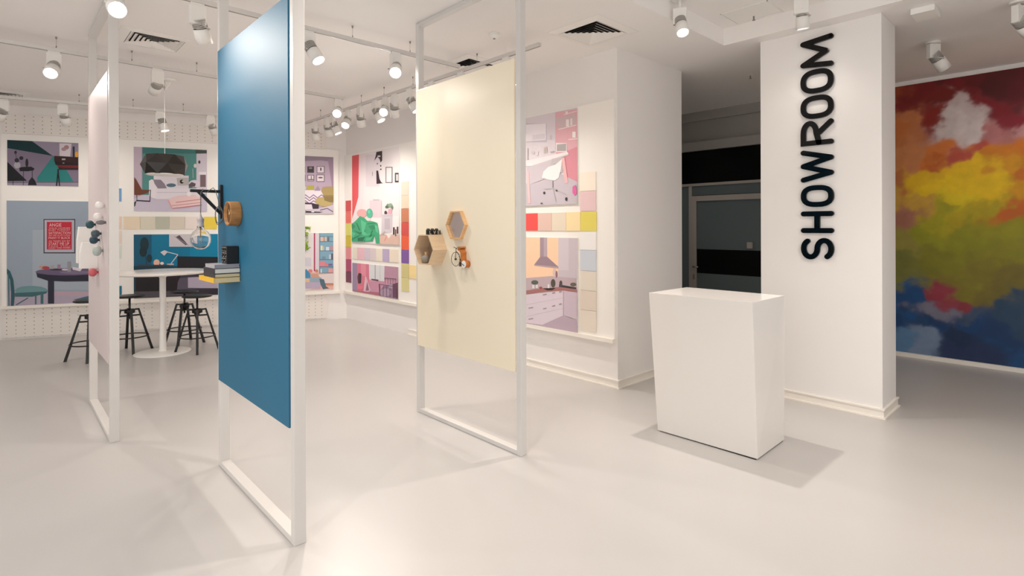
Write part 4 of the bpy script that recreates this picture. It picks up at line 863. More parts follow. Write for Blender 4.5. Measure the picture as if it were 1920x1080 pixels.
def text_polys(txt, x0, y0, x1, y1):
    cu = bpy.data.curves.new('t', 'FONT'); cu.body = txt; cu.resolution_u = 2
    o = bpy.data.objects.new('t', cu); COL.objects.link(o); bpy.context.view_layer.update()
    me = bpy.data.meshes.new_from_object(o.evaluated_get(bpy.context.evaluated_depsgraph_get()))
    xs = [v.co.x for v in me.vertices]; ys = [v.co.y for v in me.vertices]
    ax, bx, ay, by = min(xs), max(xs), min(ys), max(ys)
    f = lambda c: (x0 + (c.x - ax) / (bx - ax) * (x1 - x0), y0 + (c.y - ay) / (by - ay) * (y1 - y0))
    out = [[f(me.vertices[i].co) for i in p.vertices] for p in me.polygons]
    bpy.data.objects.remove(o); bpy.data.curves.remove(cu); bpy.data.meshes.remove(me); return out
def poster(key, place, label, thick=.012):
    (s0, s1, z0, z1), items = ART[key]; W_, H_ = s1 - s0, z1 - z0
    items = list(items)
    if key == 'P2':
        for t, b in (('ANGIE', (.489, 1.140, .634, 1.188)), ('WILD HORSES', (.483, 1.108, .738, 1.126)), ('RUBY TUESDAY', (.483, 1.080, .738, 1.098)), ('SATISFACTION', (.483, 1.028, .740, 1.066)), ('GET OFF OF MY CLOUD', (.483, 1.000, .737, 1.018)), ('PAINT IT BLACK', (.483, .958, .737, .990)), ('AS TEARS GO BY', (.483, .918, .737, .938)), ('START ME UP', (.483, .868, .726, .908)), ('MISS YOU', (.483, .846, .737, .860)), ('HONKY TONK WOMEN', (.483, .816, .737, .838))):
            for p in text_polys(t, *b): items.append(((232, 196, 200), p))
    bm = bmesh.new(); lay = bm.loops.layers.float_color.new('ink')
    def addf(pts, c):
        try: f = bm.faces.new([bm.verts.new(place(*q)) for q in pts])
        except ValueError: return
        for l in f.loops: l[lay] = c
    wht = lin((236, 234, 232)); T = thick
    c = [(s0, z0), (s1, z0), (s1, z1), (s0, z1)]
    addf([(x, y, T) for x, y in c], wht); addf([(x, y, 0) for x, y in c], wht)
    for i in range(4):
        a, b = c[i], c[(i+1) % 4]; addf([(*a, 0), (*b, 0), (*b, T), (*a, T)], wht)
    k = 0
    for col, P in items:
        Q = []
        for p in P:
            if not Q or abs(p[0]-Q[-1][0]) + abs(p[1]-Q[-1][1]) > 1e-4: Q.append(p)
        if len(Q) > 1 and abs(Q[0][0]-Q[-1][0]) + abs(Q[0][1]-Q[-1][1]) < 1e-4: Q.pop()
        if len(Q) < 3 or (max(q[0] for q in Q) - min(q[0] for q in Q)) < 3e-4 or (max(q[1] for q in Q) - min(q[1] for q in Q)) < 3e-4: continue
        if col != (232, 196, 200): k += 1
        addf([(s0 + x, z0 + y, T + .00025 * (k + 1)) for x, y in Q], lin(col))
    me = bpy.data.meshes.new('wall_poster'); bm.to_mesh(me); bm.free(); me.materials.append(_print)
    o = bpy.data.objects.new('wall_poster', me); COL.objects.link(o)
    tag(o, label, 'poster', 'interior photographs mounted on the white boards'); return o
pb = lambda s, z, d: back(s, z, .0305 + d)
pr = lambda x, z, d: (x, 4.4195 - d, z)
poster('P1', pb, 'poster of a dark sideboard before teal and lilac triangles, top left')
poster('P2', pb, 'large pale blue poster with a round dining table and red framed text print')
poster('P3', pb, 'poster of a white sofa on a teal wall, behind the pendant lamp')
poster('P4', pb, 'poster of a dark bed and desk lamp on a blue wall, behind the round table')
poster('P5', pb, 'poster of a lilac bedroom with picture frames and a tan chair')
poster('P6', pb, 'poster of a light blue bookshelf with a bench, nearest the room corner')
poster('R1', pr, 'tall poster with a red stripe, black wall figure and green armchair')
poster('R2', pr, 'poster of a pink room with a wire bed, below the pastel swatch row')
poster('K1', pr, 'poster of a white desk and swivel chair with a pink wall')
poster('K2', pr, 'poster of a white kitchen with a cooker hood on a peach wall')

def swatch(place, s0, s1, z0, z1, rgb, label, group):
    m = MB(); m.prism([(s0 + .002, z0 + .002), (s1 - .002, z0 + .002), (s1 - .002, z1 - .002), (s0 + .002, z1 - .002)], place, 0, .008)
    o = m.build('colour_swatch', mat('swatch_paint', rgb, .35)); tag(o, label, 'colour swatch', group)
G = 'column of swatches nearest the room corner'
for z0, z1, c, n in ((1.877, 2.069, (206, 66, 70), 'red swatch, topmost in the column nearest the room corner'), (1.673, 1.877, (226, 104, 92), 'coral swatch, second from the top near the room corner'), (1.459, 1.673, (216, 212, 104), 'lime yellow swatch between the coral and mustard ones'), (1.261, 1.459, (206, 186, 40), 'mustard yellow swatch in the column nearest the room corner'),
        (1.048, 1.261, (228, 142, 150), 'pink swatch between the mustard and magenta ones'), (.835, 1.048, (176, 62, 108), 'magenta swatch above the dark plum one near the corner'), (.641, .835, (112, 36, 76), 'dark plum swatch, lowest in the column nearest the corner')): swatch(pr, -8.965, -8.77, z0, z1, c, n, G)
G = 'column of swatches right of the tall armchair poster'
for z0, z1, c, n in ((2.079, 2.283, (240, 214, 198), 'pale peach swatch, topmost beside the tall armchair poster'), (1.88, 2.079, (236, 210, 188), 'beige peach swatch above the terracotta one'), (1.675, 1.88, (204, 130, 98), 'terracotta swatch beside the tall armchair poster'), (1.473, 1.675, (212, 82, 76), 'red swatch between the terracotta and orange ones'), (1.262, 1.473, (238, 98, 62), 'bright orange swatch above the purple one'),
        (1.059, 1.262, (130, 92, 166), 'purple swatch below the bright orange one'), (.844, 1.059, (216, 206, 146), 'khaki swatch directly below the purple one'), (.644, .844, (222, 214, 152), 'pale olive yellow swatch, lowest beside the pink room poster')): swatch(pr, -7.15, -6.945, z0, z1, c, n, G)
swatch(pr, -6.935, -6.74, .845, 1.045, (250, 226, 162), 'single warm yellow swatch right of the khaki one', 'column of swatches right of the tall armchair poster')
G = 'row of pastel swatches between the armchair and pink room posters'
for a, b, c, n in ((-8.7, -8.543, (238, 230, 214), 'cream swatch at the left end of the pastel row'), (-8.543, -8.294, (236, 192, 202), 'light pink swatch in the pastel row'), (-8.294, -8.102, (212, 200, 214), 'greyish lilac swatch in the pastel row, right of the light pink'), (-8.102, -7.909, (222, 208, 212), 'pale mauve swatch in the pastel row'), (-7.909, -7.705, (238, 228, 212), 'cream swatch left of the lavender one in the pastel row'), (-7.705, -7.495, (190, 174, 208), 'lavender swatch in the pastel row'), (-7.495, -7.24, (240, 228, 210), 'cream swatch at the right end of the pastel row')): swatch(pr, a, b, 1.06, 1.262, c, n, G)
G = 'row of swatches between the desk and kitchen posters'
for a, b, c, n in ((-4.48, -4.28, (244, 92, 88), 'bright red swatch left in the row above the kitchen poster'), (-4.28, -4.068, (228, 198, 186), 'dusty pink swatch right of the bright red one'), (-4.068, -3.859, (232, 220, 202), 'beige swatch in the row above the kitchen poster'), (-3.859, -3.661, (250, 228, 180), 'pale yellow swatch left of the strong yellow one'), (-3.661, -3.451, (230, 216, 108), 'strong yellow swatch at the right end of the row')): swatch(pr, a, b, 1.556, 1.756, c, n, G)
G = 'column of swatches right of the desk and kitchen posters'
for z0, z1, c, n in ((1.968, 2.165, (250, 240, 226), 'ivory swatch, topmost right of the desk poster'), (1.762, 1.968, (234, 204, 208), 'pale rose swatch above the strong yellow one'), (1.359, 1.55, (244, 243, 242), 'plain white swatch below the strong yellow one'), (1.145, 1.359, (208, 216, 228), 'pale blue swatch right of the kitchen poster'), (.942, 1.145, (230, 222, 210), 'light beige swatch directly below the pale blue one'), (.739, .942, (228, 216, 204), 'light beige swatch, second from the bottom by the kitchen poster'), (.525, .739, (234, 224, 212), 'light beige swatch, lowest right of the kitchen poster')): swatch(pr, -3.667, -3.457, z0, z1, c, n, G)
G = 'row of swatches between the sofa and bed posters'
for a, b, c, n in ((1.452, 1.671, (234, 216, 190), 'sand swatch at the left end of the row under the sofa poster'), (1.671, 1.874, (218, 212, 192), 'pale sage swatch in the row under the sofa poster'), (1.874, 2.058, (186, 188, 170), 'grey green swatch in the row under the sofa poster'), (2.058, 2.27, (218, 208, 192), 'greige swatch in the row under the sofa poster'), (2.27, 2.534, (236, 224, 218), 'pale blush swatch behind the glass bulb'), (2.534, 2.72, (236, 208, 66), 'bright yellow swatch behind the glass bulb and cable')): swatch(pb, a, b, 1.58, 1.78, c, n, G)
G = 'column of swatches left of the sofa and bed posters'
for z0, z1, c, n in ((2.005, 2.207, (110, 158, 208), 'sky blue swatch left of the sofa poster'), (1.58, 1.78, (240, 214, 196), 'pale apricot swatch left of the sand one, partly behind the frame'), (1.35, 1.56, (240, 222, 210), 'pale salmon swatch left of the bed poster'), (1.13, 1.34, (222, 232, 222), 'pale mint swatch left of the bed poster'), (.547, .72, (0, 112, 138), 'teal swatch low on the wall behind the left stool')): swatch(pb, 1.235, 1.432, z0, z1, c, n, G)

# leafy cut-out plant on the back wall near the corner
r = empty('hanging_plant', back(4.0, 1.42, .035)); tag(r, 'small trailing green plant fixed on the wall beside the bookshelf poster', 'plant')
random.seed(4); m = MB(); 
for k in range(90):
    s = random.gauss(.02, .07); z = random.uniform(-.2, .2); s += -.05 + .25 * (.1 - z) * .5
    c = Vector((WD.x * s, WD.y * s, z)) + WN * random.uniform(.01, .05); L_ = random.uniform(.035, .055)
    u = Vector((random.gauss(0, 1), random.gauss(0, 1), random.gauss(0, 1))).normalized(); v = u.orthogonal().normalized()
    m.face([c - u * L_, c + v * L_ * .45, c + u * L_, c - v * L_ * .45])
m.build('leaves', mat('lime_leaf', (150, 186, 60), .5, vary=.3, vscale=20), r, fix=False)
m = MB(); m.wire([Vector((0, 0, .2)) + WN * .02, Vector(WD * .02) + WN * .03, Vector((0, 0, -.2)) + WD * .06 + WN * .02], .004); m.build('stem', mat('green_stem', (90, 120, 50), .6), r)

# ---------------------------------------------------------------- tracks and spotlights
def track(p0, p1, label, wires):
    p0 = Vector(p0); p1 = Vector(p1); L = (p1 - p0).length; a = math.atan2(p1.y - p0.y, p1.x - p0.x)
    r = empty('lighting_track', p0, a); tag(r, label, 'lighting track', 'suspended white lighting tracks')
    m = MB(); m.box(0, L, -.018, .018, 0, .034, bev=.002); m.build('rail', M_frame, r)
    m = MB(); m.box(.002, L - .002, -.006, .006, -.0012, 0); m.build('slot', M_grey, r)
    for t in wires:
        m = MB(); m.cone((t, 0, .034), (t, 0, CH - p0.z - .012), .0012, .0012, 6); m.cone((t, 0, .034), (t, 0, .055), .006, .004, 8); m.cone((t, 0, CH - p0.z - .02), (t, 0, CH - p0.z - .0005), .006, .009, 8)
        m.build('suspension_wire', M_grey, r)
TZ0 = 3.232
track((-4.45, -3.6, TZ0), (-4.45, 3.44, TZ0), 'white track running above the blue panel towards the cream panel', (.6, 1.9, 3.2, 4.46, 5.86, 6.45))
track((-6.56, -3.6, TZ0), (-6.56, 3.2, TZ0), 'white track running between the left frame and the blue panel', (.6, 1.9, 3.2, 3.98, 4.56, 5.135, 6.28))
track((-8.5, 3.51, TZ0), (-3.42, 3.56, TZ0), 'white track running parallel to the poster wall on the right', (.55, 1.8, 2.38, 3.03, 4.2, 4.78))
track((-9.62, -.95, TZ0), (-8.62, 2.85, TZ0), 'white track running along the pegboard back wall', (.5, 1.77, 2.36, 2.95, 3.6))

def spot_proto(x, y, ztop, aim, watts, parent_rail=True, canopy=None, size=1.2, along=0.0, spread=115):
    """white spotlight: rail adapter, gear box, arm, head with heat sink and lens"""
    r = empty('spotlight', (x, y, ztop)); s = size
    A = rotz(along)
    m = MB()
    if canopy is None: m.box(-.045, .045, -.014, .014, 0, .022, bev=.003, M=A)
    else: m.cone((0, 0, 0), (0, 0, canopy - ztop - .02), .012, .012, 12); m.cone((0, 0, canopy - ztop - .022), (0, 0, canopy - ztop - .0005), .06, .062, 24)
    m.build('adapter', M_spot, r)
    m = MB(); m.box(-.055, .055, -.024, .024, -.135, 0, bev=.004, M=A); m.build('gear_box', M_spot, r)
    d = Vector(aim) - Vector((x, y, ztop - .15)); d.normalize(); hz = Vector((d.x, d.y, 0)); hz = hz.normalized() if hz.length > .01 else Vector((1, 0, 0))
    side = hz.cross(Vector((0, 0, 1)))
    c = Vector((0, 0, -.14)) + hz * .03 * s + d * .015
    pv = A @ Vector((0, 0, -.12))
    m = MB(); m.wire([pv, pv + side * .03 + Vector((0, 0, -.012)), c + side * .056 * s, c + side * .046 * s], .006, 8); m.build('arm', M_fin, r)
    m = MB(); R = .046 * s
    m.lathe([(R * .9, -.005), (R, 0), (R, .085 * s), (R * .92, .085 * s), (R * .86, .07 * s), (0, .07 * s)], c, d, 28); hd = m.build('head', M_spot, r)
    m = MB()
    m.lathe([(0, -.06 * s), (R * .55, -.06 * s), (R * .55, -.003)], c, d, 20)
    for k in range(6): h0 = -.012 * s - k * .009 * s; m.lathe([(R * .5, h0), (R * .93, h0), (R * .93, h0 - .004 * s), (R * .5, h0 - .004 * s)], c, d, 24, smooth=False)
    m.build('heat_sink', M_fin, hd)
    m = MB(); m.lathe([(0, .076 * s), (R * .85, .076 * s), (R * .85, .072 * s), (0, .072 * s)], c, d, 24); m.build('lens', M_lens, hd)
    if watts:
        ld = bpy.data.lights.new('spot_beam', 'SPOT'); ld.energy = watts; ld.color = WARM; ld.spot_size = math.radians(spread); ld.spot_blend = 1.0; ld.shadow_soft_size = .035
        lo = bpy.data.objects.new('spot_beam', ld); COL.objects.link(lo); lo.parent = r
        lo.location = c + d * (.076 * s + .012); lo.rotation_mode = 'QUATERNION'; lo.rotation_quaternion = (-d).to_track_quat('Z', 'Y')
    return r
GS = 'white adjustable ceiling spotlights'
SP = [ # x, y, aim, power factor, label
 (-6.56, .363, (-3.6, -.4, .6), 1.0, 'lit white spotlight left of the leftmost frame'),
 (-4.45, .557, (-1.5, .5, 1.3), 1.5, 'brightly glaring spotlight above the leftmost frame'),
 (-4.45, 1.046, (-5.6, 2.2, .3), 1.35, 'white spotlight with finned back left of the blue panel top'),
 (-4.45, 1.864, (-3.2, 2.6, .9), 1.0, 'lit white spotlight right beside the blue panel frame'),
 (-4.45, 2.693, (-1.5, .8, .6), 1.3, 'glaring spotlight hanging between the blue and cream panels'),
 (-6.56, 1.178, (-10.2, 1.0, 1.2), 0.44, 'white spotlight turned away, beside the pendant lamp cable'),
 (-6.56, 3.129, (-3.0, 1.0, .8), 0.9, 'lit spotlight facing the viewer at the track end near the corner'),
 (-9.386, .033, (-10.6, -.6, 1.3), 0.44, 'white spotlight cut by the left edge of the photo'),
 (-9.229, .60, (-10.3, 1.2, 1.2), 0.41, 'white spotlight hanging before the perforated wall, upper left'),
 (-8.943, 1.633, (-8.4, 2.3, .2), 0.97, 'lit white spotlight directly left of the pendant cable'),
 (-8.777, 2.232, (-9.6, 3.2, 1.2), 0.44, 'white spotlight turned away, right of the pendant cable'),
 (-8.17, 3.52, (-9.0, 4.1, 1.0), 0.75, 'unlit-looking spotlight at the far left of the corner cluster'),
 (-7.76, 3.52, (-8.3, 4.3, 1.0), 0.75, 'second spotlight from the left in the corner cluster, seen from behind'),
 (-7.56, 3.52, (-6.9, 4.3, .9), 0.65, 'spotlight showing a thin sliver of light in the corner cluster'),
 (-7.08, 3.52, (-5.0, 1.6, .3), 0.8, 'lit spotlight just below the one at the track end'),
 (-6.73, 3.52, (-7.6, 4.3, 1.2), 0.75, 'spotlight seen from behind, middle of the corner cluster'),
 (-6.33, 3.52, (-5.3, 4.2, .8), 0.7, 'spotlight with a narrow bright lens, right of the cluster middle'),
 (-6.08, 3.52, (-3.0, 1.2, .8), 0.9, 'lit spotlight facing the viewer in the right of the cluster'),
 (-5.86, 3.52, (-6.9, 4.3, 1.4), 0.7, 'spotlight seen edge-on, second from the cream panel'),
 (-5.52, 3.52, (-4.6, 4.25, .9), 0.7, 'spotlight nearest the cream panel edge'),
 (-5.08, 3.53, (-4.6, 4.3, .6), 0.55, 'spotlight on the right track, first hidden behind the cream panel'),
 (-4.56, 3.54, (-3.9, 4.3, .6), 0.55, 'spotlight on the right track, second hidden behind the cream panel'),
 (-3.86, 3.55, (-3.4, 4.4, .5), 0.4, 'spotlight on the right track by the cream panel right post'),
]
for x, y, aim, pw, lab in SP:
    al = math.pi/2 if abs(x + 4.45) < .01 and y < 3 or (abs(x + 6.56) < .3 and y < 3.2) else (math.atan2(3.8, 1.0) if x < -8.7 else 0.0)
    tag(spot_proto(x, y, TZ0 - .022, aim, SPOT_W * pw, along=al), lab, 'spotlight', GS)
tag(spot_proto(-2.385, 4.19, 3.44, (-1.6, 3.4, 1.2), SPOT_W * 3.0, canopy=TZ, size=1.1, along=.4), 'lit white spotlight above the white counter', 'spotlight', GS)
tag(spot_proto(-1.05, 6.55, 3.345, (-.2, 7.6, 1.6), SPOT_W * .3, canopy=CH, size=1.25, along=.9), 'white spotlight before the colourful mural, seen from the side', 'spotlight', GS)
tag(spot_proto(-.40, 5.86, 3.33, (.6, 7.6, 1.6), SPOT_W * .08, canopy=CH, size=1.1, along=1.2), 'spotlight cut by the upper right edge of the photo', 'spotlight', GS)
tag(spot_proto(-1.66, 4.86, TZ - .03, (-1.7, 5.3, 1.2), SPOT_W * .15, canopy=TZ, size=1.1, along=.4), 'partly cropped spotlight at the top edge above the letters', 'spotlight', GS)
for i, (x, y, aim, pw) in enumerate(((-4.45, -.6, (-3.8, 1.0, 1.6), .7), (-4.45, -2.2, (-3.0, -1.0, 0), .8), (-6.56, -.8, (-6.2, .5, .6), 1.2), (-6.56, -2.4, (-8.2, -1.5, .4), 1.2))):  # unseen track spots added as fill; the third matches a floor shadow
    tag(spot_proto(x, y, TZ0 - .022, aim, SPOT_W * pw, along=math.pi/2), ('added unseen fill spotlight near the camera above the blue panel', 'added unseen fill spotlight furthest behind the camera on the blue panel track', 'white track spotlight beside the leftmost frame, near end', 'added unseen fill spotlight furthest along the left track')[i], 'spotlight', GS)
for i, (x, y, aim, pw) in enumerate(((-2.3, 2.0, (-3.3, 1.1, 0), 1.7), (-.2, 3.6, (-.3, 4.4, 0), 2.0), (.6, 1.4, (.2, 2.2, 0), 1.8), (-1.4, -1.2, (-2.9, .2, .8), 1.6), (.9, 3.4, (-.4, 5.0, .8), .9))):  # tray lamps added out of view for fill, except the shadow-derived first
    tag(spot_proto(x, y, TZ - .08, aim, SPOT_W * pw, canopy=TZ, size=1.1), ('ceiling spotlight in the raised tray before the blue panel', 'added unseen fill spotlight in the raised tray lighting the counter', 'added unseen fill spotlight in the raised tray right of the camera', 'added unseen fill spotlight in the raised tray behind the camera', 'added unseen fill spotlight in the raised tray nearest the east wall')[i], 'spotlight', GS)
tag(spot_proto(-4.7, 6.9, 3.33, (-3.6, 7.0, .8), SPOT_W * .6, canopy=CH, size=1.1), 'added unseen fill spotlight in the corridor behind the block wall', 'spotlight', GS)  # hidden lamp added to brighten the corridor
m = MB(); m.box(-1.02, -.86, 5.42, 5.66, CH - .05, CH - .0005, bev=.006); tag(m.build('ceiling_junction_box', M_white), 'plain white box on the ceiling right of the pillar top', 'junction box')  # plain ceiling junction box, emits nothing

# ---------------------------------------------------------------- pendant lamp
r = empty('pendant_lamp', (-7.57, 1.43, CH)); tag(r, 'black faceted pendant lamp hanging above the white round table', 'pendant lamp')
m = MB(); m.lathe([(0, -.012), (.075, -.012), (.08, -.0005), (0, -.0005)], (.03, .05, 0), seg=28); m.build('ceiling_rose', M_white, r)
m = MB(); m.wire([(.02 * math.cos(t * .5), 0, -.11 + .02 * math.sin(t * .5)) for t in range(0, 11)], .004, 6); m.cone((0, 0, -.09), (0, 0, -.0005), .004, .004, 8); m.build('hook', M_chrome, r)
m = MB(); m.cone((0, 0, -.125), (0, 0, -.905), .0035, .0035, 8); m.wire([(.03, .05, -.012), (.04, .05, -.05), (.02, .02, -.1), (0, 0, -.128)], .003, 6); m.build('cable', M_white, r)
def facet_shade():
    m = MB(); bm = m.bm; N = 7; R = (.195, .25, .205); Zs = (-.905, -1.02, -1.135); rings = []
    for k in range(3):
        off = .5 if k == 1 else 0.0
        rings.append([bm.verts.new((R[k] * math.cos(2*math.pi*(i+off)/N + .35), R[k] * math.sin(2*math.pi*(i+off)/N + .35), Zs[k] + (.012 if (k == 1 and i % 2) else 0))) for i in range(N)])
    t, c, b = rings
    for i in range(N):
        j = (i + 1) % N
        bm.faces.new((t[i], t[j], c[i])); bm.faces.new((t[j], c[j], c[i])); bm.faces.new((b[i], c[i], b[j])); bm.faces.new((c[i], c[j], b[j]))
    return m, Zs
m, Zs = facet_shade()
M_shade = mat('black_card_shade', (30, 26, 24), .34)
sh = m.build('lamp_shade', M_shade, r); sd = sh.modifiers.new('t', 'SOLIDIFY'); sd.thickness = .003
m = MB(); m.lathe([(0, -.898), (.07, -.898), (.072, -.903), (0, -.903)], seg=20); m.build('shade_cap', M_white, sh)
m = MB(); m.lathe([(0, -1.142), (.185, -1.142), (.198, -1.133), (.185, -1.128), (0, -1.128)], seg=28); m.build('diffuser', M_white, r)

# ---------------------------------------------------------------- round table
r = empty('bar_table', (-8.19, 1.52, 0)); tag(r, 'tall white round pedestal table among the black stools', 'table')
m = MB(); m.lathe([(0, 1.045), (.535, 1.045), (.555, 1.04), (.56, 1.03), (.53, 1.015), (.1, 1.0), (0, 1.0)], seg=64); m.build('tabletop', M_lacq, r)
m = MB(); m.lathe([(.052, .015), (.04, .05), (.036, .5), (.036, .96), (.06, 1.0), (0, 1.0)], seg=32); m.build('column', M_white, r)
m = MB(); m.lathe([(0, 0), (.315, 0), (.318, .006), (.3, .013), (.06, .022), (0, .022)], seg=56); m.build('base', M_white, r)

# ---------------------------------------------------------------- stools
def stool(x, y, rz, label):
    r = empty('bar_stool', (x, y, 0), rz); tag(r, label, 'stool', 'black swivel bar stools round the white table')
    m = MB(); m.lathe([(0, .728), (.14, .73), (.172, .722), (.175, .712), (.165, .704), (0, .7)], seg=36); m.build('seat', M_black, r)
    m = MB(); m.cone((0, 0, .42), (0, 0, .705), .0125, .0125, 14); m.cone((0, 0, .69), (0, 0, .702), .045, .05, 20); m.build('spindle', M_black, r)
    m = MB(); m.lathe([(0, .55), (.05, .55), (.06, .535), (.06, .50), (.03, .49), (.02, .46), (0, .46)], seg=20)
    for k in range(4):
        a = math.pi/2 * k + math.pi/4; M_ = rotz(a); m.box(0, .095, -.012, .012, .532, .55, M=M_); m.box(0, .11, -.006, .006, .455, .475, M=M_)
    m.build('hub', M_black, r)
    for k in range(4):
        a = math.pi/2 * k + math.pi/4; m = MB(); bm = m.bm; c, s_ = math.cos(a), math.sin(a)
        T = [(.085, .552), (.105, .552), (.262, 0.001), (.232, 0.001)]
        pl = lambda u, v, d: (c * u - s_ * d, s_ * u + c * d, v)
        m.prism(T, pl, -.014, .014); m.build('leg', M_black, r)
    m = MB(); m.wire([(.205 * math.cos(2*math.pi*i/40), .205 * math.sin(2*math.pi*i/40), .20) for i in range(40)], .008, 8, closed=True); m.build('foot_ring', M_black, r)
stool(-8.37, .80, .55, 'black bar stool at the far left, mostly hidden behind the white frame')
stool(-8.56, 1.22, .8, 'black bar stool just right of the leftmost frame, left of the table column')
stool(-8.63, 1.86, .25, 'black bar stool behind, right of the table column')
stool(-7.96, 1.86, .55, 'black bar stool in front, closest to the blue panel edge')

# ---------------------------------------------------------------- on the blue panel
PF = 1.0659
r = empty('wall_bracket', (-3.919, PF, 1.77)); tag(r, 'black triangular wall bracket on the blue panel, holding the bulb cable', 'bracket')
m = MB(); m.box(-.012, .012, -.016, 0, -.112, .112, bev=.002); m.build('back_plate', M_black, r)
m = MB(); m.box(-.012, .012, -.188, -.016, .058, .076, bev=.002); m.build('arm', M_black, r)
m = MB(); m.prism([(-.150, .058), (-.122, .058), (-.016, -.06), (-.016, -.085)], lambda u, v, d: (d, u, v), -.008, .008); m.build('brace', M_black, r)
r = empty('pendant_bulb', (-3.919, .936, 1.83)); tag(r, 'clear glass globe bulb hanging on a cable from the black bracket', 'light bulb')
m = MB()
pts = [(0, 0, -.155), (.002, .001, -.1), (0, .002, -.03), (.014, .0, .0), (.014, .012, .012), (.002, .012, .02)]; m.wire(pts, .0028, 8)
m.wire([(.0, .012, .018), (.014, .03, -.005), (.016, .055, .018), (.016, .07, .03), (.016, .085, .01), (.016, .1, -.05), (.016, .104, -.1)], .0024, 8)
lp = []
for t in range(90):
    a = t / 30 * 2 * math.pi; rr = .024 + .003 * math.sin(t * .21); lp.append((.016 + .004 * math.sin(a * .31), .102 + rr * .95 * math.sin(a), -.15 - .056 * math.cos(a) * (1 + .12 * math.sin(t * .15)) ))
m.wire(lp, .0022, 6)
m.build('cable', M_cable, r)
m = MB(); m.lathe([(.003, -.135), (.008, -.16), (.021, -.172), (.022, -.178), (.019, -.182), (.018, -.212), (.021, -.214), (.021, -.222), (0, -.222)], seg=24); m.build('bulb_holder', mat('grey_porcelain', (186, 178, 180), .35), r)
m = MB(); m.lathe([(.019, -.216), (.020, -.232), (.024, -.24), (.042, -.254), (.055, -.275), (.060, -.300), (.058, -.322), (.048, -.345), (.03, -.361), (.012, -.368), (0, -.369)], seg=36)
g = m.build('glass_globe', M_glass, r); sd = g.modifiers.new('t', 'SOLIDIFY'); sd.thickness = .0016; sd.offset = -1
m = MB(); m.cone((0, 0, -.225), (0, 0, -.29), .005, .003, 10)
for k in range(4):
    a = k * math.pi/2; m.wire([(0, 0, -.275), (.012*math.cos(a), .012*math.sin(a), -.27), (.014*math.cos(a), .014*math.sin(a), -.325), (.005*math.cos(a), .005*math.sin(a), -.33)], .0007, 5)
m.build('filament', mat('brass', (190, 150, 90), .3, metal=.9), g)
r = empty('wall_clock', (-3.589, PF, 1.686)); tag(r, 'round wooden wall clock cut from a thick log slice on the blue panel', 'clock')
m = MB(); m.lathe([(0, 0), (.075, 0), (.076, .01), (.074, .06), (.073, .064), (.067, .064), (.066, .045), (0, .045)], axis=(0, -1, 0), seg=40); m.build('case', M_bark, r)
m = MB(); m.lathe([(0, .0455), (.0655, .0455), (.0655, .0465), (0, .0465)], axis=(0, -1, 0), seg=40); dl = m.build('dial', mat('dark_wood_dial', (112, 82, 54), .5, vary=.2, vscale=14), r)
m = MB()
def hand(ang, L_, wd):
    c, s_ = math.cos(ang), math.sin(ang); m.prism([(-wd, -.008), (wd, -.008), (wd * .5, L_), (-wd * .5, L_)], lambda u, v, d: (c * u - s_ * v, -d, s_ * u + c * v), .050, .052)
hand(.75, .038, .0035); hand(-.7, .032, .0035); m.cone((0, -.0465, 0), (0, -.055, 0), .006, .006, 14); m.build('hands', mat('pale_brass_hands', (226, 200, 140), .3, metal=.5), dl)

def book(x0, x1, y0, z0, z1, cov, page, label, yback=PF):
    r = empty('book', ((x0 + x1) / 2, (y0 + yback) / 2, z0)); tag(r, label, 'book', 'books stacked flat against the blue panel'); w2, d2, h = (x1 - x0) / 2, (yback - y0) / 2, z1 - z0
    m = MB(); t = .0022; m.box(-w2, w2, -d2, d2, 0, t); m.box(-w2, w2, -d2, d2, h - t, h); m.box(-w2, w2, -d2, -d2 + t, t, h - t); m.build('cover', cov, r)
    m = MB(); m.box(-w2 + .004, w2 - .003, -d2 + t, d2 - .003, t, h - t); m.build('pages', page, r)
MC = {k: mat(k, c, .5) for k, c in dict(yellow_cover=(240, 190, 48), charcoal_cover=(58, 56, 62), dark_cover=(48, 46, 54), grey_cover=(176, 174, 180)).items()}
MPg = {k: mat(k, c, .7, bump=.2, bscale=300) for k, c in dict(cream_pages=(206, 194, 158), white_pages=(214, 212, 206), grey_pages=(150, 152, 160)).items()}
m = MB(); m.box(-3.80, -3.60, .95, PF, 1.2695, 1.272); m.box(-3.80, -3.60, PF - .002, PF, 1.272, 1.2722)
tag(m.build('book_bracket', M_black), 'thin black metal bracket under the yellow book', 'bracket')
book(-3.885, -3.556, .918, 1.272, 1.3015, MC['yellow_cover'], MPg['cream_pages'], 'yellow book at the bottom of the stack')
book(-3.80, -3.558, .924, 1.3025, 1.3255, MC['charcoal_cover'], MPg['cream_pages'], 'dark book resting directly on the yellow one')
book(-3.79, -3.556, .922, 1.3265, 1.357, MC['dark_cover'], MPg['white_pages'], 'thick dark book directly below the grey book')
book(-3.765, -3.566, .925, 1.358, 1.380, MC['grey_cover'], MPg['grey_pages'], 'pale grey book on top of the stack')
r = empty('block_calendar', (-3.633, 1.03, 1.3805)); tag(r, 'black standing block with white lettering on top of the books', 'calendar')
m = MB(); m.box(-.05, .05, -.034, .034, 0, .108, bev=.002); blk = m.build('block', M_black, r)
m = MB()
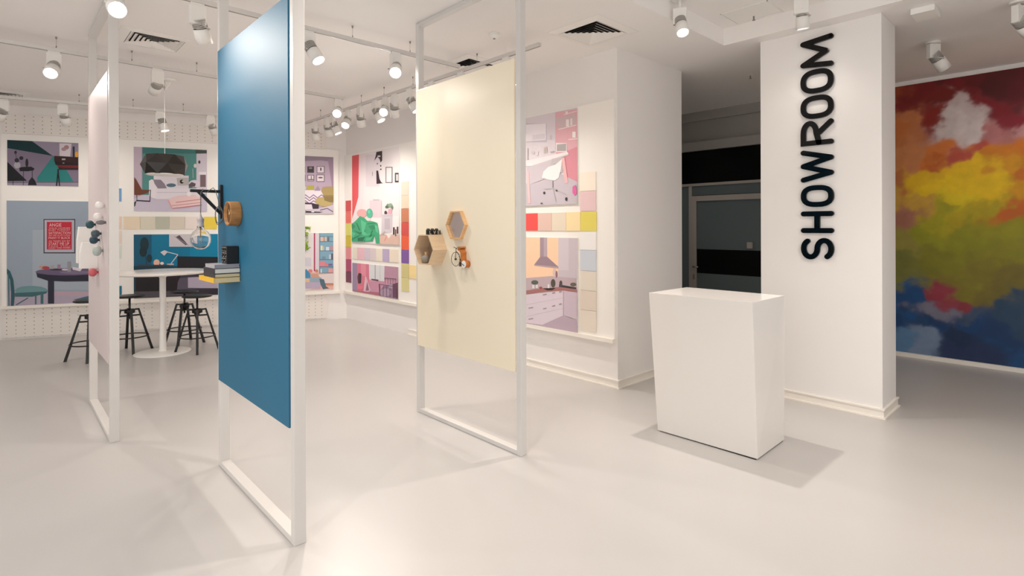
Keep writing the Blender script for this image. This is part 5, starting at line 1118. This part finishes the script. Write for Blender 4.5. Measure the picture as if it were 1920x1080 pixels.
for row, (n_) in enumerate((4, 4, 5)):
    for k in range(n_):
        for q in range(2):
            x = -.044 + .088 * (k + .5) / n_; z = .012 + row * .033
            hw = .088 / n_ * .32
            if (k + row) % 2: m.box(x - hw, x - hw + .0025, -.0352, -.034, z, z + .022); m.box(x + hw - .0025, x + hw, -.0352, -.034, z, z + .022); m.box(x - hw, x + hw, -.0352, -.034, z + (.010 if q else .0195), z + (.0125 if q else .022))
            else: m.box(x - hw, x - hw + .0025, -.0352, -.034, z, z + .022); m.box(x - hw, x + hw, -.0352, -.034, z + (0 if q else .0195), z + (.0025 if q else .022))
m.build('lettering', M_white, blk)

# ---------------------------------------------------------------- on the cream panel
CF = 2.633
def hexa(R, c=(0, 0)): return [(c[0] + R * math.cos(math.radians(60 * i)), c[1] + R * math.sin(math.radians(60 * i))) for i in range(6)]
def hexframe(m, R, t, d0, d1):
    O = hexa(R); I = hexa(R - t); bm = m.bm
    pl = lambda p, d: (p[0], -d, p[1])
    for i in range(6):
        j = (i + 1) % 6
        for q in ((pl(O[i], d0), pl(O[j], d0), pl(O[j], d1), pl(O[i], d1)), (pl(I[i], d0), pl(I[j], d0), pl(I[j], d1), pl(I[i], d1)), (pl(O[i], d1), pl(O[j], d1), pl(I[j], d1), pl(I[i], d1)), (pl(O[i], d0), pl(O[j], d0), pl(I[j], d0), pl(I[i], d0))): m.face(q)
    bmesh.ops.remove_doubles(bm, verts=bm.verts[:], dist=1e-5)
r = empty('hexagon_shelf', (-3.713, CF, 1.418)); tag(r, 'deep hexagonal pale wood shelf box on the cream panel', 'shelf')
m = MB(); hexframe(m, .14, .009, 0, .136); m.build('box', M_oak, r)
m = MB(); m.prism(hexa(.1305), lambda u, v, d: (u, -d, v), .001, .006); m.build('mirror', M_mirror, r)
r = empty('hexagon_mirror', (-3.43, CF, 1.616)); tag(r, 'hexagonal mirror in a shallow light wood frame on the cream panel', 'mirror')
m = MB(); hexframe(m, .127, .012, 0, .03); m.build('frame', M_wood, r)
m = MB(); m.prism(hexa(.1145), lambda u, v, d: (u, -d, v), .003, .010); m.build('glass', M_mirror, r)
ht = 1.418 + .14 * math.sin(math.radians(60))
M_lite = mat('white_letter_paint', (220, 214, 204), .6)
for i, ch in enumerate('LVE'):
    y = 2.524 + i * .040; r = empty('letter_block', (-3.668, y, ht + .0003)); tag(r, 'tiny black house block with white letter %s on the hexagonal shelf' % ch, 'block', 'tiny black letter houses on the hexagonal shelf')
    m = MB(); m.box(-.018, .018, -.0185, .0185, 0, .036); m.prism([(-.0185, .036), (-.002, .036), (-.010, .050)], lambda u, v, d: (d, u, v), -.018, .018); bd = m.build('body', M_black, r)
    m = MB()
    st = {'L': [((-.007, .03), (-.007, .006)), ((-.007, .006), (.008, .006))], 'V': [((-.009, .03), (0, .006)), ((0, .006), (.009, .03))], 'E': [((-.007, .03), (-.007, .006)), ((-.007, .006), (.008, .006)), ((-.007, .018), (.006, .018)), ((-.007, .03), (.008, .03))]}[ch]
    for k, (a_, b_) in enumerate(st): ribbon(m, [a_, b_], .0017, .018, .0188 + .0001 * k, lambda u, v, d: (d, u, v))
    m.build('letter', M_lite, bd)
hb = 1.418 - .131 * math.sin(math.radians(60))
r = empty('bud_vase', (-3.755, 2.555, hb + .0005)); tag(r, 'small round grey vase with wooden neck inside the hexagonal shelf', 'vase')
m = MB(); m.lathe([(0, 0), (.02, 0), (.036, .014), (.04, .034), (.034, .054), (.018, .066), (.012, .068), (0, .068)], seg=28); m.build('body', mat('grey_stoneware', (150, 142, 130), .6), r)
m = MB(); m.lathe([(.012, .066), (.014, .09), (.011, .092), (0, .088)], seg=20); m.build('neck', M_wood, r)
# penny farthing ornament
r = empty('bicycle_ornament', (-3.40, CF, 1.35)); tag(r, 'small penny-farthing bicycle ornament of black wire and brown wood on the cream panel', 'ornament')
M_orn = mat('orange_brown_wood', (190, 112, 48), .5, vary=.2, vscale=30); M_wire = mat('black_wire', (40, 36, 34), .5)
m = MB(); R = .054; c = (0, -.047, 0)
m.wire([(c[0] + R * math.cos(2*math.pi*i/40), c[1], c[2] + R * math.sin(2*math.pi*i/40)) for i in range(40)], .0022, 6, closed=True)
for k in range(12): a = math.pi * 2 * k / 12; m.wire([(0, -.047, 0), (R * math.cos(a), -.047, R * math.sin(a))], .0005, 4)
m.cone((0, -.053, 0), (0, -.04, 0), .007, .007, 12); m.build('front_wheel', M_wire, r)
m = MB(); m.wire([(0, -.05, 0), (.008, -.05, .06), (.01, -.05, .088)], .0025, 6); m.wire([(-.02, -.05, .096), (-.008, -.05, .09), (.01, -.05, .088), (.02, -.05, .082)], .0025, 6); m.wire([(.012, -.047, .06), (.04, -.047, .04), (.058, -.047, .0), (.07, -.047, -.03), (.105, -.047, -.045)], .0025, 6); m.build('handlebar', M_wire, r)
m = MB()
def strip(m, pts, hw, d0, d1): ribbon(m, pts, hw, d0, d1, lambda u, v, d: (u, -d, v))
strip(m, [(.03, .078), (.055, .07), (.068, .05), (.066, .02), (.07, -.005), (.08, -.022)], .009, .001, .045)
m.build('backbone', M_orn, r)
m = MB(); strip(m, [(.03, .09), (.062, .092)], .008, .001, .048); m.build('saddle', M_orn, r)
m = MB(); m.cone((.098, -.001, -.035), (.098, -.044, -.035), .028, .028, 28); rw = m.build('rear_wheel', M_orn, r)
m = MB(); m.cone((.098, -.0442, -.035), (.098, -.0452, -.035), .028, .028, 28); m.build('wheel_face', M_white, rw)
m = MB(); m.prism([(.03, -.054), (.056, -.054), (.044, -.02)], lambda u, v, d: (u, -d, v), .001, .04); m.build('support', mat('dark_wood', (84, 58, 40), .5), r)

# ---------------------------------------------------------------- on the pale pink panel
KF = .586
def box_shelf(x0, x1, y0, z0, z1, slope, label):
    r = empty('wall_box', ((x0 + x1) / 2, KF, z0)); tag(r, label, 'box', 'white boxes on the pale pink panel'); w2 = (x1 - x0) / 2; h = z1 - z0; d = KF - y0
    m = MB(); m.prism([(0, 0), (-d, 0), (-d * .98, h * .62), (-d * .86, h), (0, h)], lambda u, v, dd: (dd, u, v), -w2, w2); m.build('box', M_white, r)
box_shelf(-6.06, -5.93, .478, 1.30, 1.613, 0, 'white wall box on the pink panel, the higher one behind')
box_shelf(-5.78, -5.65, .474, 1.27, 1.482, 0, 'white wall box on the pink panel, the lower one in front')
def knob(x, z, rgb, R, y, label):
    r = empty('coat_peg', (x, KF, z)); tag(r, label, 'wall knob', 'round wall knobs on the pale pink panel'); d = KF - y
    m = MB(); m.lathe([(0, 0), (.010, 0), (.010, d - .01), (0, d - .01)], axis=(0, -1, 0), seg=14); m.build('stem', mat('knob_stem', rgb, .5), r)
    m = MB(); m.lathe([(0, d - .02), (R * .6, d - .018), (R * .95, d - .004), (R, d + .010), (R * .85, d + .026), (R * .4, d + .034), (0, d + .035)], axis=(0, -1, 0), seg=24); m.build('disc', mat('knob_paint', rgb, .45), r)
knob(-5.765, 1.631, (30, 74, 84), .035, .555, 'dark teal wall knob, leftmost and highest of the dark ones')
knob(-5.407, 1.557, (66, 84, 92), .032, .555, 'slate grey wall knob, upper of the two touching ones')
knob(-5.512, 1.505, (40, 70, 88), .032, .555, 'slate blue wall knob, lower of the two touching ones')
knob(-5.310, 1.425, (176, 186, 182), .042, .555, 'large pale grey green wall knob in front of the lower box')
knob(-5.590, 1.239, (204, 96, 104), .034, .555, 'coral red wall knob under the lower white box')
knob(-5.205, 1.774, (240, 236, 234), .030, .560, 'white wall knob, topmost on the pink panel')
knob(-5.304, 1.690, (240, 236, 234), .030, .560, 'white wall knob just below the topmost one')
knob(-5.145, 1.644, (120, 116, 118), .018, .560, 'small grey wall knob, lowest of the pale group')
